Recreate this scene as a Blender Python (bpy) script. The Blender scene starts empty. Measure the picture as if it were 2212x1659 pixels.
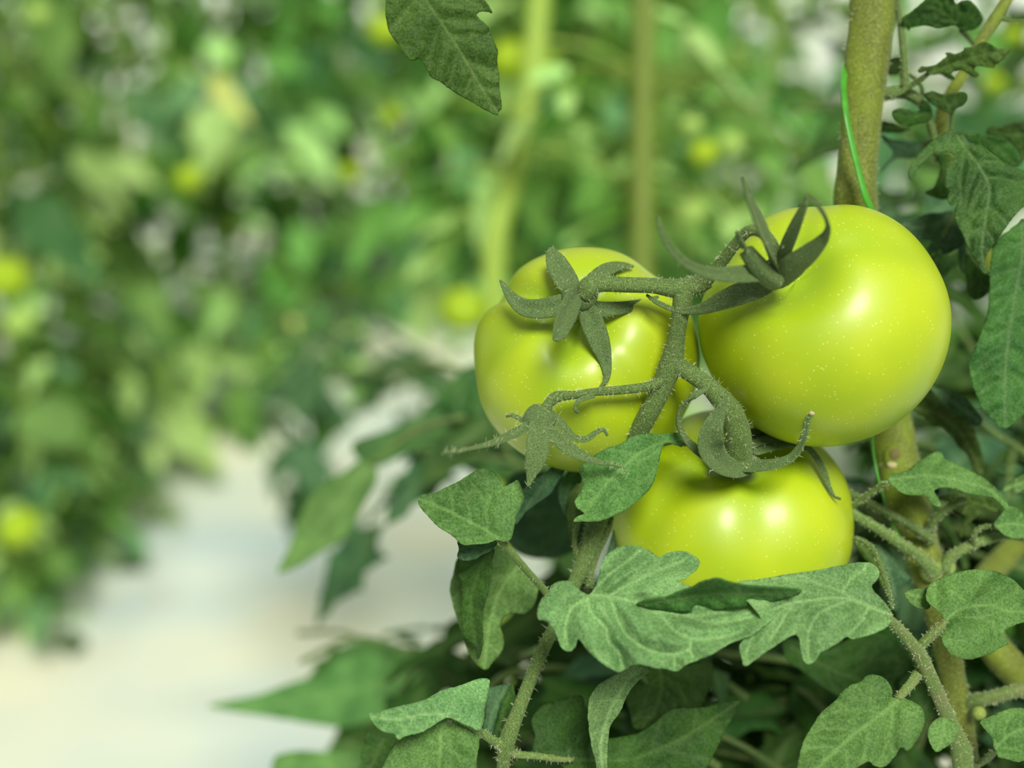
import bpy, math, random
import numpy as np
from mathutils import Vector, Matrix, noise
from mathutils.geometry import delaunay_2d_cdt

random.seed(7)
rng = np.random.default_rng(7)
scene = bpy.context.scene
COL = scene.collection

# ------------------------------------------------------------------ camera, world, sun, exposure
W, H = 2212.0, 1659.0
LENS, SENSOR = 50.0, 36.0
F = W * LENS / SENSOR
CAM = Vector((0.0, 0.0, 0.95))
PITCH = math.radians(18.0)
FWD = Vector((0, math.cos(PITCH), -math.sin(PITCH)))
RIGHT = Vector((1, 0, 0))
UP = RIGHT.cross(FWD)
cd = bpy.data.cameras.new('camera')
cd.lens, cd.sensor_width, cd.sensor_fit = LENS, SENSOR, 'HORIZONTAL'
cd.clip_start, cd.clip_end = 0.01, 100
cd.dof.use_dof = True
cd.dof.focus_distance = 0.408
cd.dof.aperture_fstop = 5.0
cam = bpy.data.objects.new('camera', cd)
COL.objects.link(cam)
cam.location = CAM
cam.rotation_euler = (math.radians(90) - PITCH, 0, 0)
scene.camera = cam

world = bpy.data.worlds.new('greenhouse_daylight')
scene.world = world
world.use_nodes = True
bg = world.node_tree.nodes['Background']
bg.inputs[0].default_value = (0.98, 1.0, 0.94, 1)
bg.inputs[1].default_value = 0.40

sun = bpy.data.lights.new('sun', 'SUN')
sun.energy = 5.3
sun.angle = math.radians(21)
sun.color = (1.0, 0.97, 0.88)
so = bpy.data.objects.new('sun', sun)
COL.objects.link(so)
SUN_EL, SUN_AZ = math.radians(44), math.radians(10)     # behind the camera, to its right
tosun = Vector((math.sin(SUN_AZ) * math.cos(SUN_EL), -math.cos(SUN_AZ) * math.cos(SUN_EL), math.sin(SUN_EL)))
so.rotation_euler = tosun.to_track_quat('Z', 'Y').to_euler()
so.location = tosun * 5

scene.view_settings.view_transform = 'Standard'
scene.view_settings.look = 'None'
scene.view_settings.exposure = -0.15
scene.view_settings.gamma = 1.0
scene.view_settings.use_curve_mapping = False


def P(px, py, d):
    """the point that stands at depth d (metres) under a pixel of the photograph"""
    return CAM + (FWD + RIGHT * ((px - W / 2) / F) - UP * ((py - H / 2) / F)) * d


# regions of the photograph that the outlines were read from: origin and enlargement
Z = dict(A=(960, 400, 3.6867), B=(1400, 400, 3.16), C=(960, 750, 3.6867), D=(1400, 800, 3.6867),
         E=(850, 950, 3.6867), F=(1150, 1150, 2.765), G=(750, 1350, 2.4578), H=(1650, 1200, 3.614),
         I=(1762, 0, 4.909), J=(1862, 250, 4.1486), K=(1862, 600, 4.74), L=(1800, 900, 4.148),
         M=(750, 0, 3.16), N=(1300, 0, 3.16), O=(0, 0, 1.0))


def Q(k, pts):
    x0, y0, s = Z[k]
    return [(x0 + p[0] / s, y0 + p[1] / s) + tuple(p[2:]) for p in pts]


# ------------------------------------------------------------------ materials
def nt(name):
    m = bpy.data.materials.new(name)
    m.use_nodes = True
    t = m.node_tree
    return m, t, t.nodes['Principled BSDF'], t.nodes['Material Output']


def N(t, typ, **kw):
    n = t.nodes.new(typ)
    for k, v in kw.items():
        if k in n.inputs:
            n.inputs[k].default_value = v
        else:
            setattr(n, k, v)
    return n


def ramp(t, src, stops):
    r = t.nodes.new('ShaderNodeValToRGB')
    el = r.color_ramp.elements
    while len(el) > 1:
        el.remove(el[-1])
    el[0].position, el[0].color = stops[0][0], (*stops[0][1], 1)
    for p, c in stops[1:]:
        e = el.new(p)
        e.color = (*c, 1)
    t.links.new(src, r.inputs[0])
    return r.outputs[0]


def mixc(t, fac, a, b, mode='MIX'):
    n = t.nodes.new('ShaderNodeMix')
    n.data_type = 'RGBA'
    n.blend_type = mode
    for v, i in ((fac, 0), (a, 6), (b, 7)):
        if hasattr(v, 'is_linked'):
            t.links.new(v, n.inputs[i])
        elif isinstance(v, (tuple, list)):
            n.inputs[i].default_value = (*v, 1) if len(v) == 3 else v
        else:
            n.inputs[i].default_value = v
    return n.outputs[2]


def math_(t, op, a, b=None):
    n = t.nodes.new('ShaderNodeMath')
    n.operation = op
    for i, v in enumerate((a, b)):
        if v is None:
            continue
        if hasattr(v, 'is_linked'):
            t.links.new(v, n.inputs[i])
        else:
            n.inputs[i].default_value = v
    return n.outputs[0]


def leaf_mat(name, dark, light, vein, trans=0.25, sheen=0.04, rough=0.55, near=True, bumpk=0.5):
    m, t, b, out = nt(name)
    tc = N(t, 'ShaderNodeTexCoord')
    co = tc.outputs['Object']
    n1 = N(t, 'ShaderNodeTexNoise', Scale=70.0 if near else 11.0, Detail=3.0)
    t.links.new(co, n1.inputs['Vector'])
    col = ramp(t, n1.outputs[0], [(0.35, dark), (0.65, light)])
    oi = N(t, 'ShaderNodeObjectInfo')
    hs = N(t, 'ShaderNodeHueSaturation')
    t.links.new(math_(t, 'MULTIPLY_ADD', oi.outputs['Random'], 0.35), hs.inputs['Value'])
    hs.inputs['Value'].links[0].from_node.inputs[2].default_value = 0.82
    t.links.new(math_(t, 'MULTIPLY_ADD', oi.outputs['Random'], 0.03), hs.inputs['Hue'])
    hs.inputs['Hue'].links[0].from_node.inputs[2].default_value = 0.485
    t.links.new(col, hs.inputs['Color'])
    col = hs.outputs[0]
    if near:
        n2 = N(t, 'ShaderNodeTexNoise', Scale=1500.0, Detail=4.0, Roughness=0.7)
        t.links.new(co, n2.inputs['Vector'])
        sp = ramp(t, n2.outputs[0], [(0.36, (0.55, 0.55, 0.55)), (0.5, (0.95, 0.95, 0.95)), (0.64, (1.5, 1.5, 1.4))])
        col = mixc(t, 0.75, col, sp, 'MULTIPLY')
        at = N(t, 'ShaderNodeAttribute', attribute_name='vein')
        col = mixc(t, math_(t, 'MULTIPLY', at.outputs['Fac'], 0.55), col, vein)
        vo = N(t, 'ShaderNodeTexVoronoi', feature='DISTANCE_TO_EDGE', Scale=260.0)
        nd = N(t, 'ShaderNodeTexNoise', Scale=300.0, Detail=2.0)
        t.links.new(co, nd.inputs['Vector'])
        wv = N(t, 'ShaderNodeMix', data_type='VECTOR')
        wv.inputs[0].default_value = 0.006
        t.links.new(co, wv.inputs[4])
        t.links.new(nd.outputs['Color'], wv.inputs[5])
        t.links.new(wv.outputs[1], vo.inputs['Vector'])
        ve = ramp(t, vo.outputs['Distance'], [(0.0, (1, 1, 1)), (0.09, (0, 0, 0))])
        col = mixc(t, math_(t, 'MULTIPLY', ve, 0.18), col, vein)
        bp = N(t, 'ShaderNodeBump', Strength=bumpk, Distance=0.00035)
        hh = math_(t, 'ADD', math_(t, 'MULTIPLY', n2.outputs[0], 0.8), math_(t, 'MULTIPLY', vo.outputs['Distance'], 2.2))
        t.links.new(hh, bp.inputs['Height'])
        t.links.new(bp.outputs[0], b.inputs['Normal'])
    t.links.new(col, b.inputs['Base Color'])
    b.inputs['Roughness'].default_value = rough
    b.inputs['Specular IOR Level'].default_value = 0.14
    b.inputs['Sheen Weight'].default_value = sheen
    b.inputs['Sheen Roughness'].default_value = 0.45
    b.inputs['Sheen Tint'].default_value = (0.85, 1, 0.6, 1)
    tr = N(t, 'ShaderNodeBsdfTranslucent')
    tcol = mixc(t, 1.0, col, (1.35, 1.35, 0.5), 'MULTIPLY')
    t.links.new(tcol, tr.inputs['Color'])
    mx = N(t, 'ShaderNodeMixShader')
    mx.inputs[0].default_value = trans
    t.links.new(b.outputs[0], mx.inputs[1])
    t.links.new(tr.outputs[0], mx.inputs[2])
    t.links.new(mx.outputs[0], out.inputs[0])
    return m


def stem_mat(name, dark, mid, light, scale=1400.0, patch=None):
    m, t, b, out = nt(name)
    tc = N(t, 'ShaderNodeTexCoord')
    co = tc.outputs['Object']
    n1 = N(t, 'ShaderNodeTexNoise', Scale=scale, Detail=4.0, Roughness=0.75)
    t.links.new(co, n1.inputs['Vector'])
    col = ramp(t, n1.outputs[0], [(0.36, dark), (0.5, mid), (0.66, light)])
    n2 = N(t, 'ShaderNodeTexNoise', Scale=60.0, Detail=3.0)
    t.links.new(co, n2.inputs['Vector'])
    if patch:
        col = mixc(t, ramp(t, n2.outputs[0], [(0.45, (0, 0, 0)), (0.65, (1, 1, 1))]), col, mixc(t, 0.5, col, patch))
    bp = N(t, 'ShaderNodeBump', Strength=0.6, Distance=0.0004)
    t.links.new(n1.outputs[0], bp.inputs['Height'])
    t.links.new(bp.outputs[0], b.inputs['Normal'])
    t.links.new(col, b.inputs['Base Color'])
    b.inputs['Roughness'].default_value = 0.6
    b.inputs['Specular IOR Level'].default_value = 0.3
    b.inputs['Sheen Weight'].default_value = 0.12
    b.inputs['Sheen Roughness'].default_value = 0.4
    b.inputs['Sheen Tint'].default_value = (0.85, 1, 0.6, 1)
    return m


def plain_mat(name, col, rough=0.5, sss=0.0, spec=0.5):
    m, t, b, out = nt(name)
    tc = N(t, 'ShaderNodeTexCoord')
    n1 = N(t, 'ShaderNodeTexNoise', Scale=200.0, Detail=2.0)
    t.links.new(tc.outputs['Object'], n1.inputs['Vector'])
    c = ramp(t, n1.outputs[0], [(0.3, tuple(x * 0.82 for x in col)), (0.7, tuple(min(1, x * 1.15) for x in col))])
    t.links.new(c, b.inputs['Base Color'])
    b.inputs['Roughness'].default_value = rough
    b.inputs['Specular IOR Level'].default_value = spec
    b.inputs['Subsurface Weight'].default_value = sss
    b.inputs['Subsurface Scale'].default_value = 0.01
    return m


def tomato_mat(name):
    m, t, b, out = nt(name)
    tc = N(t, 'ShaderNodeTexCoord')
    co = tc.outputs['Object']
    n0 = N(t, 'ShaderNodeTexNoise', Scale=28.0, Detail=2.0)
    t.links.new(co, n0.inputs['Vector'])
    col = ramp(t, n0.outputs[0], [(0.3, (0.29, 0.43, 0.002)), (0.7, (0.44, 0.545, 0.004))])
    at = N(t, 'ShaderNodeAttribute', attribute_name='groove')      # darker green in the grooves and round the calyx
    col = mixc(t, at.outputs['Fac'], col, (0.26, 0.43, 0.003))
    vo = N(t, 'ShaderNodeTexVoronoi', Scale=640.0)
    t.links.new(co, vo.inputs['Vector'])
    dots = ramp(t, vo.outputs['Distance'], [(0.09, (1, 1, 1)), (0.16, (0, 0, 0))])
    n3 = N(t, 'ShaderNodeTexNoise', Scale=110.0, Detail=1.0)
    t.links.new(co, n3.inputs['Vector'])
    msk = ramp(t, n3.outputs[0], [(0.35, (0, 0, 0)), (0.6, (1, 1, 1))])
    f = math_(t, 'MULTIPLY', math_(t, 'MULTIPLY', dots, msk), 0.55)
    col = mixc(t, f, col, (0.85, 0.92, 0.35))
    t.links.new(col, b.inputs['Base Color'])
    b.inputs['Roughness'].default_value = 0.5
    b.inputs['Specular IOR Level'].default_value = 0.5
    b.inputs['Coat Weight'].default_value = 0.5
    b.inputs['Coat Roughness'].default_value = 0.24
    b.inputs['Coat IOR'].default_value = 1.36
    b.inputs['Subsurface Weight'].default_value = 0.15
    b.inputs['Subsurface Radius'].default_value = (1.0, 0.9, 0.2)
    b.inputs['Subsurface Scale'].default_value = 0.006
    n4 = N(t, 'ShaderNodeTexNoise', Scale=2500.0, Detail=2.0)
    t.links.new(co, n4.inputs['Vector'])
    bp = N(t, 'ShaderNodeBump', Strength=0.08, Distance=0.0002)
    t.links.new(n4.outputs[0], bp.inputs['Height'])
    t.links.new(bp.outputs[0], b.inputs['Normal'])
    return m


M = {}
M['tomato'] = tomato_mat('tomato_skin')
M['leaf'] = leaf_mat('leaf_fresh_green', (0.066, 0.17, 0.038), (0.132, 0.285, 0.07), (0.24, 0.42, 0.12))
M['leaf_blue'] = leaf_mat('leaf_blue_green', (0.035, 0.10, 0.045), (0.07, 0.17, 0.065), (0.16, 0.28, 0.12))
M['leaf_dark'] = leaf_mat('leaf_deep_green', (0.022, 0.065, 0.012), (0.045, 0.12, 0.018), (0.11, 0.20, 0.05), sheen=0.05)
M['leaf_olive'] = leaf_mat('leaf_underside_olive', (0.035, 0.09, 0.012), (0.075, 0.15, 0.028), (0.17, 0.26, 0.07), sheen=0.05)
M['leaf_pale'] = leaf_mat('leaf_downy_pale', (0.11, 0.24, 0.078), (0.205, 0.40, 0.14), (0.36, 0.56, 0.22), sheen=0.1)
M['leaf_shade'] = leaf_mat('leaf_shaded_green', (0.032, 0.10, 0.022), (0.07, 0.18, 0.036), (0.17, 0.27, 0.10))  # darker copy of the leaf green, shade put into the colour
M['bgleaf'] = leaf_mat('leaf_row_green', (0.07, 0.19, 0.035), (0.18, 0.38, 0.085), (0.2, 0.3, 0.1), trans=0.35, near=False, sheen=0.0)
M['bgleaf2'] = leaf_mat('leaf_row_light', (0.31, 0.53, 0.15), (0.48, 0.74, 0.27), (0.2, 0.3, 0.1), trans=0.35, near=False, sheen=0.0)
M['bgleaf3'] = leaf_mat('leaf_row_blue_green', (0.07, 0.20, 0.075), (0.16, 0.35, 0.15), (0.2, 0.3, 0.1), trans=0.3, near=False, sheen=0.0)
M['stem'] = stem_mat('stem_downy_green', (0.035, 0.07, 0.014), (0.09, 0.155, 0.034), (0.20, 0.30, 0.08), scale=2600)
M['main_stem'] = stem_mat('main_stem_olive', (0.055, 0.075, 0.008), (0.12, 0.155, 0.018), (0.24, 0.29, 0.05), scale=1500, patch=(0.20, 0.29, 0.012))
M['petiole'] = stem_mat('petiole_green', (0.06, 0.115, 0.022), (0.12, 0.21, 0.045), (0.23, 0.34, 0.10), scale=2200, patch=(0.22, 0.20, 0.09))
M['sepal'] = stem_mat('sepal_green', (0.04, 0.075, 0.022), (0.085, 0.15, 0.04), (0.18, 0.27, 0.09), scale=3000)
M['bgstem'] = plain_mat('row_stem_green', (0.28, 0.42, 0.05), 0.6)
M['bgstem2'] = plain_mat('row_stem_olive', (0.12, 0.18, 0.012), 0.6)
M['hair'] = plain_mat('stem_hair', (0.62, 0.70, 0.42), 0.5)
M['scar'] = plain_mat('scar_tan', (0.42, 0.36, 0.17), 0.8)
M['scar_dark'] = plain_mat('scar_brown', (0.13, 0.115, 0.035), 0.9)
M['tip'] = plain_mat('dry_tip', (0.42, 0.38, 0.20), 0.8)
M['twine'] = plain_mat('green_twine', (0.06, 0.29, 0.02), 0.4)
M['bgtomato'] = plain_mat('row_tomato_yellow_green', (0.29, 0.43, 0.015), 0.5, spec=.2)
M['bgtomato2'] = plain_mat('row_tomato_light_green', (0.31, 0.48, 0.10), 0.5, spec=.2)
M['yellow'] = plain_mat('yellowing_leaf', (0.50, 0.56, 0.14), 0.5)

# ------------------------------------------------------------------ mesh helpers


def link(name, me, mat, parent=None, smooth=True):
    o = bpy.data.objects.new(name, me)
    COL.objects.link(o)
    if mat is not None and len(me.materials) == 0:
        me.materials.append(mat)
    if smooth and len(me.polygons):
        me.polygons.foreach_set('use_smooth', [True] * len(me.polygons))
    if parent is not None:
        o.parent = parent
        o.matrix_parent_inverse = parent.matrix_world.inverted()
    return o


def mesh_at(name, verts, faces, mat, parent=None, attrs=None, origin=None):
    """verts are world points; the object's origin is put at the first one (or the given one)"""
    o0 = Vector(origin) if origin is not None else Vector(verts[0])
    me = bpy.data.meshes.new(name)
    me.from_pydata([tuple(Vector(v) - o0) for v in verts], [], faces)
    for k, vals in (attrs or {}).items():
        a = me.attributes.new(k, 'FLOAT', 'POINT')
        a.data.foreach_set('value', np.asarray(vals, dtype=np.float32))
    me.update()
    o = bpy.data.objects.new(name, me)
    COL.objects.link(o)
    me.materials.append(mat)
    me.polygons.foreach_set('use_smooth', [True] * len(me.polygons))
    if parent is None:
        o.location = o0
    else:
        o.parent = parent
        o.location = o0 - wloc(parent)
    return o


WL = {}


def wloc(o):
    v = Vector(o.location)
    while o.parent is not None:
        o = o.parent
        v += Vector(o.location)
    return v


def empty(name, loc, label=None, cat=None, group=None):
    o = bpy.data.objects.new(name, None)
    o.empty_display_size = 0.02
    COL.objects.link(o)
    o.location = loc
    tag(o, label, cat, group)
    return o


def tag(o, label=None, cat=None, group=None, kind=None):
    if label: o['label'] = label
    if cat: o['category'] = cat
    if group: o['group'] = group
    if kind: o['kind'] = kind
    return o


def crom(pts, n=8, closed=False):
    p = np.array(pts, dtype=float)
    k = len(p)
    out = []
    rngi = range(k if closed else k - 1)
    for i in rngi:
        if closed:
            a, b, c, d = p[(i - 1) % k], p[i], p[(i + 1) % k], p[(i + 2) % k]
        else:
            b, c = p[i], p[i + 1]
            a = p[i - 1] if i > 0 else 2 * b - c
            d = p[i + 2] if i + 2 < k else 2 * c - b
        for j in range(n):
            t = j / n
            out.append(0.5 * ((2 * b) + (-a + c) * t + (2 * a - 5 * b + 4 * c - d) * t * t + (-a + 3 * b - 3 * c + d) * t ** 3))
    if not closed:
        out.append(p[-1])
    return np.array(out)


class MB:
    """collects tubes, blades and hairs of ONE part"""

    def __init__(self):
        self.v, self.f = [], []
        self.samples = []           # surface points and normals, for hairs

    def tube(self, path, n=6, seg=16, ridge=0.05, nr=3, wob=0.03, flat=1.0, caps=True, taper_end=True):
        """path: (x,y,z,radius) world"""
        p = crom(path, n)
        pts = [Vector(q[:3]) for q in p]
        rad = [max(1e-5, q[3]) for q in p]
        base = len(self.v)
        T = (pts[1] - pts[0]).normalized()
        ref = (-FWD - T * (-FWD).dot(T)).normalized()
        ph = random.random() * 6
        for i, (q, r) in enumerate(zip(pts, rad)):
            if i:
                T2 = (pts[min(i + 1, len(pts) - 1)] - pts[i - 1])
                if T2.length > 1e-9:
                    T = T2.normalized()
                ref = (ref - T * ref.dot(T)).normalized()
            bi = T.cross(ref)
            for k in range(seg):
                a = 2 * math.pi * k / seg
                rr = r * (1 + ridge * math.cos(nr * a + ph) + wob * noise.noise(q * 160 + Vector((a, 0, 0))))
                nrm = ref * math.cos(a) * flat + bi * math.sin(a)
                w = q + nrm * rr
                self.v.append(w)
                if random.random() < 0.35:
                    self.samples.append((w, nrm.normalized(), r))
        for i in range(len(pts) - 1):
            for k in range(seg):
                a, b = base + i * seg + k, base + i * seg + (k + 1) % seg
                self.f.append((a, b, b + seg, a + seg))
        if caps:
            self.f.append(tuple(base + k for k in range(seg))[::-1])
            e = base + (len(pts) - 1) * seg
            self.f.append(tuple(e + k for k in range(seg)))

    def blade(self, path, n=6, seg=10, thick=0.0005, nh=None, cup=0.25, keel=0.12):
        """a sepal: path (x,y,z,halfwidth); lens-shaped section cupped towards nh"""
        p = crom(path, n)
        pts = [Vector(q[:3]) for q in p]
        base = len(self.v)
        nh = Vector(nh) if nh is not None else -FWD
        half = seg
        ref = nh
        for i, q in enumerate(pts):
            T = (pts[min(i + 1, len(pts) - 1)] - pts[max(i - 1, 0)]).normalized()
            fresh = nh.normalized() - T * nh.normalized().dot(T)
            ref2 = fresh if fresh.length > 0.3 else ref - T * ref.dot(T)
            ref = ref2.normalized() if ref2.length > 1e-3 else ref
            bi = T.cross(ref).normalized()
            hw = max(2e-5, p[i][3])
            for side in (1, -1):
                for k in range(half):
                    s = -1 + 2 * k / (half - 1)
                    if side < 0:
                        s = -s
                    y = hw * s
                    z = cup * hw * s * s - keel * hw * math.exp(-(s * 5) ** 2) + side * (thick * math.sqrt(max(0, 1 - s * s)) + 1e-5)
                    z += 0.06 * hw * noise.noise(q * 500 + bi * y * 500)
                    w = q + bi * y + ref * z
                    self.v.append(w)
                    if random.random() < 0.25:
                        nn = (bi * s * (1 if abs(s) > .8 else .2) + ref * side).normalized()
                        self.samples.append((w, nn, hw))
        m = 2 * half
        for i in range(len(pts) - 1):
            for k in range(m):
                a, b = base + i * m + k, base + i * m + (k + 1) % m
                self.f.append((a, b, b + m, a + m))
        self.f.append(tuple(base + k for k in range(m))[::-1])
        e = base + (len(pts) - 1) * m
        self.f.append(tuple(e + k for k in range(m)))

    def ball(self, c, r, sq=(1, 1, 1), nu=14, nv=9):
        base = len(self.v)
        for i in range(nv + 1):
            th = math.pi * i / nv
            for k in range(nu):
                a = 2 * math.pi * k / nu
                d = RIGHT * (math.sin(th) * math.cos(a) * sq[0]) + UP * (math.cos(th) * sq[1]) - FWD * (math.sin(th) * math.sin(a) * sq[2])
                self.v.append(Vector(c) + d * r * (1 + 0.06 * noise.noise(d * 2 + Vector(c) * 50)))
        for i in range(nv):
            for k in range(nu):
                a, b = base + i * nu + k, base + i * nu + (k + 1) % nu
                self.f.append((a, b, b + nu, a + nu))

    def build(self, name, mat, parent=None, origin=None, hairs=None):
        nf = len(self.f)
        v, f = list(self.v), list(self.f)
        if hairs:
            hv, hf = self.hair_geo(*hairs)
            b = len(v)
            v += hv
            f += [tuple(b + i for i in q) for q in hf]
        o = mesh_at(name, v, f, mat, parent, origin=origin)
        if hairs:
            o.data.materials.append(M['hair'])
            o.data.polygons.foreach_set('material_index', [0] * nf + [1] * (len(f) - nf))
        return o

    def hair_geo(self, count, length, rad):
        v, f = [], []
        for _ in range(count):
            w, n, r = random.choice(self.samples)
            j = Vector((random.gauss(0, 1), random.gauss(0, 1), random.gauss(0, 1))) * 0.35
            d = (n + j).normalized()
            L = length * random.uniform(0.3, 1.2) * random.uniform(0.4, 1)
            side = d.cross(Vector((0.3, 0.5, 0.8))).normalized()
            s2 = d.cross(side)
            b = len(v)
            w = w + Vector((random.gauss(0, 1), random.gauss(0, 1), random.gauss(0, 1))) * r * 0.06
            mid = w + d * L * 0.55
            tip = w + d * L + Vector((0, 0, -1)) * L * 0.15 + j * L * 0.3
            for q, rr in ((w - d * 0.0003, rad), (mid, rad * 0.8)):
                for a in (0, 2.094, 4.189):
                    v.append(q + (side * math.cos(a) + s2 * math.sin(a)) * rr)
            v.append(tip)
            for k in range(3):
                k2 = (k + 1) % 3
                f += [(b + k, b + k2, b + 3 + k2, b + 3 + k), (b + 3 + k, b + 3 + k2, b + 6)]
        return v, f

    def hairs(self, count, length, rad, parent, name='fuzz'):
        v, f = self.hair_geo(count, length, rad)
        o = mesh_at(name, v, f, M['hair'], parent)
        o['kind'] = 'stuff'
        return o


def pw(k, pts, wk=1.0):
    """(x, y, depth, width in crop pixels) -> world x,y,z,half width"""
    x0, y0, s = Z[k]
    out = []
    for x, y, d, w in pts:
        q = P(x0 + x / s, y0 + y / s, d)
        out.append((*q, 0.5 * w * wk / s * d / F))
    return out


# ------------------------------------------------------------------ leaves
def inside(poly, x, y):
    n = len(poly)
    r = np.zeros(len(x), bool)
    j = n - 1
    for i in range(n):
        xi, yi = poly[i]
        xj, yj = poly[j]
        c = ((yi > y) != (yj > y)) & (x < (xj - xi) * (y - yi) / (yj - yi + 1e-12) + xi)
        r ^= c
        j = i
    return r


def segdist(x, y, A, B):
    """distance from every point to the nearest of the segments A-B"""
    d = np.full(len(x), 1e9)
    for (ax, ay), (bx, by) in zip(A, B):
        dx, dy = bx - ax, by - ay
        t = np.clip(((x - ax) * dx + (y - ay) * dy) / (dx * dx + dy * dy + 1e-9), 0, 1)
        d = np.minimum(d, np.hypot(x - ax - t * dx, y - ay - t * dy))
    return d


def tps(ctrl):
    c = np.array(ctrl, float)
    n = len(c)
    s = 100.0

    def U(r2):
        return r2 * np.log(r2 + 1e-9) * 0.5
    X, Y = c[:, 0] / s, c[:, 1] / s
    K = U((X[:, None] - X) ** 2 + (Y[:, None] - Y) ** 2)
    Pm = np.stack([np.ones(n), X, Y], 1)
    A = np.zeros((n + 3, n + 3))
    A[:n, :n] = K + np.eye(n) * 1e-3
    A[:n, n:] = Pm
    A[n:, :n] = Pm.T
    b = np.zeros(n + 3)
    b[:n] = c[:, 2]
    w = np.linalg.lstsq(A, b, rcond=None)[0]

    def f(x, y):
        x, y = x / s, y / s
        return U((x[:, None] - X) ** 2 + (y[:, None] - Y) ** 2) @ w[:n] + w[n] + w[n + 1] * x + w[n + 2] * y
    return f


def leaf(k, outline, mid, d, slope=(0, 0), ctrl=None, mat='leaf', parent=None, name='leaflet', step=6.0, pucker=0.9, curl=0.0, veins=None,
         nv=6, fold=0.0, thick=0.00025, label=None, vw=3.0, wave=0.8, fuzz=0):
    """a leaflet from its outline and midrib; d is its depth in metres, slope its lean (depth per width), ctrl extra relief in mm
    (x, y, mm; minus is towards the viewer), fold a V along the midrib in mm, curl an arch at the edge in mm."""
    ol = Q(k, outline)
    md = Q(k, mid)
    ol = [(p[0], p[1]) for p in ol]
    # densify the outline
    o = crom(ol, 6, closed=True)
    keep = [o[0]]
    for q in o[1:]:
        if np.hypot(*(q - keep[-1])) >= step * 0.55:
            keep.append(q)
    if np.hypot(*(keep[0] - keep[-1])) < step * 0.4:
        keep.pop()
    o = np.array(keep)
    jit = rng.normal(0, 0.35, o.shape)
    o = o + jit
    m = crom([(p[0], p[1]) for p in md], 6)
    x0, y0 = o.min(0)
    x1, y1 = o.max(0)
    gx, gy = np.meshgrid(np.arange(x0, x1, step), np.arange(y0, y1, step * 0.87))
    gx[1::2] += step / 2
    gx = gx.ravel() + rng.uniform(-.15, .15, gx.size) * step
    gy = gy.ravel() + rng.uniform(-.15, .15, gy.size) * step
    ins = inside(o, gx, gy)
    gx, gy = gx[ins], gy[ins]
    de = segdist(gx, gy, o, np.roll(o, -1, 0))
    ok = de > step * 0.45
    gx, gy = gx[ok], gy[ok]
    pts = [Vector((float(a), float(b))) for a, b in o] + [Vector((float(a), float(b))) for a, b in zip(gx, gy)]
    res = delaunay_2d_cdt(pts, [], [list(range(len(o)))], 1, 1e-4)
    vs, fs = res[0], res[2]
    x = np.array([v.x for v in vs])
    y = np.array([v.y for v in vs])
    # veins
    cx, cy = x.mean(), y.mean()
    A = [tuple(p) for p in m[:-1]]
    B = [tuple(p) for p in m[1:]]
    main_d = segdist(x, y, A, B)
    size = max(x1 - x0, y1 - y0)
    seg = np.hypot(*np.diff(m, axis=0).T)
    cum = np.concatenate([[0], np.cumsum(seg)])
    L = cum[-1]
    sA, sB = [], []
    rv = random.Random(int(cx * 7 + cy))
    nv = max(3, int(nv * .8))
    for i in range(nv):
        for sgn in (1, -1):
            t = (i + 0.35 + 0.25 * (sgn > 0) + rv.uniform(-.22, .22)) / (nv + 0.4) * L
            j = min(np.searchsorted(cum, t, 'right') - 1, len(m) - 2)
            q = m[j] + (m[j + 1] - m[j]) * ((t - cum[j]) / max(seg[j], 1e-6))
            T = (m[j + 1] - m[j]) / max(seg[j], 1e-6)
            ang = math.radians(rv.uniform(48, 68)) * sgn
            ln = L * 0.62 * (1 - 0.55 * t / L)
            prev = q
            for s in range(7):
                c, s_ = math.cos(ang), math.sin(ang)
                dv = np.array([T[0] * c - T[1] * s_, T[0] * s_ + T[1] * c])
                nx = prev + dv * ln / 7
                sA.append(tuple(prev))
                sB.append(tuple(nx))
                if s == 3:      # a fork
                    a2 = ang + math.radians(38) * sgn
                    dv2 = np.array([T[0] * math.cos(a2) - T[1] * math.sin(a2), T[0] * math.sin(a2) + T[1] * math.cos(a2)])
                    sA.append(tuple(prev))
                    sB.append(tuple(prev + dv2 * ln / 4))
                ang -= math.radians(7) * sgn
                prev = nx
    side_d = segdist(x, y, sA, sB)
    big_d = None
    if veins:
        eA, eB = [], []
        for vv in veins:
            e_ = crom([(p[0], p[1]) for p in Q(k, vv)], 5)
            eA += [tuple(p) for p in e_[:-1]]
            eB += [tuple(p) for p in e_[1:]]
        big_d = segdist(x, y, eA, eB)
        vd = np.minimum(main_d, big_d)
    else:
        vd = np.minimum(main_d, side_d)
    px = d / F
    cx, cy = x.mean(), y.mean()
    bx, by = md[0][0], md[0][1]
    dep = d + (slope[0] * (x - bx) + slope[1] * (y - by)) * px
    if ctrl:
        c = Q(k, [(a, b, 0) for a, b, _ in ctrl])
        f = tps([(c[i][0], c[i][1], ctrl[i][2]) for i in range(len(ctrl))])
        dep = dep + f(x, y) * 1e-3
    sp = L / (nv + 0.4)
    dep -= pucker * 1.25e-3 * (1 - np.exp(-(vd / (0.28 * sp)) ** 2)) * min(1, size / 250)
    if veins:
        dep -= 0.35e-3 * (1 - np.exp(-(side_d / 6) ** 2))
        dep += 0.5e-3 * np.exp(-(big_d / 5) ** 2)
    wmax = max(main_d.max(), 1)
    dep -= fold * 1e-3 * (main_d / wmax)
    dep += curl * 1e-3 * (main_d / wmax) ** 2
    wv = np.array([noise.noise(Vector((a * 0.018, b * 0.018, d * 50))) + 0.5 * noise.noise(Vector((a * 0.05, b * 0.05, 3 + d * 90))) for a, b in zip(x, y)])
    dep += wave * 1e-3 * wv
    vein = np.exp(-(main_d / (vw * 0.9)) ** 2) + 0.5 * np.exp(-(side_d / (vw * 0.6)) ** 2)
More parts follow.
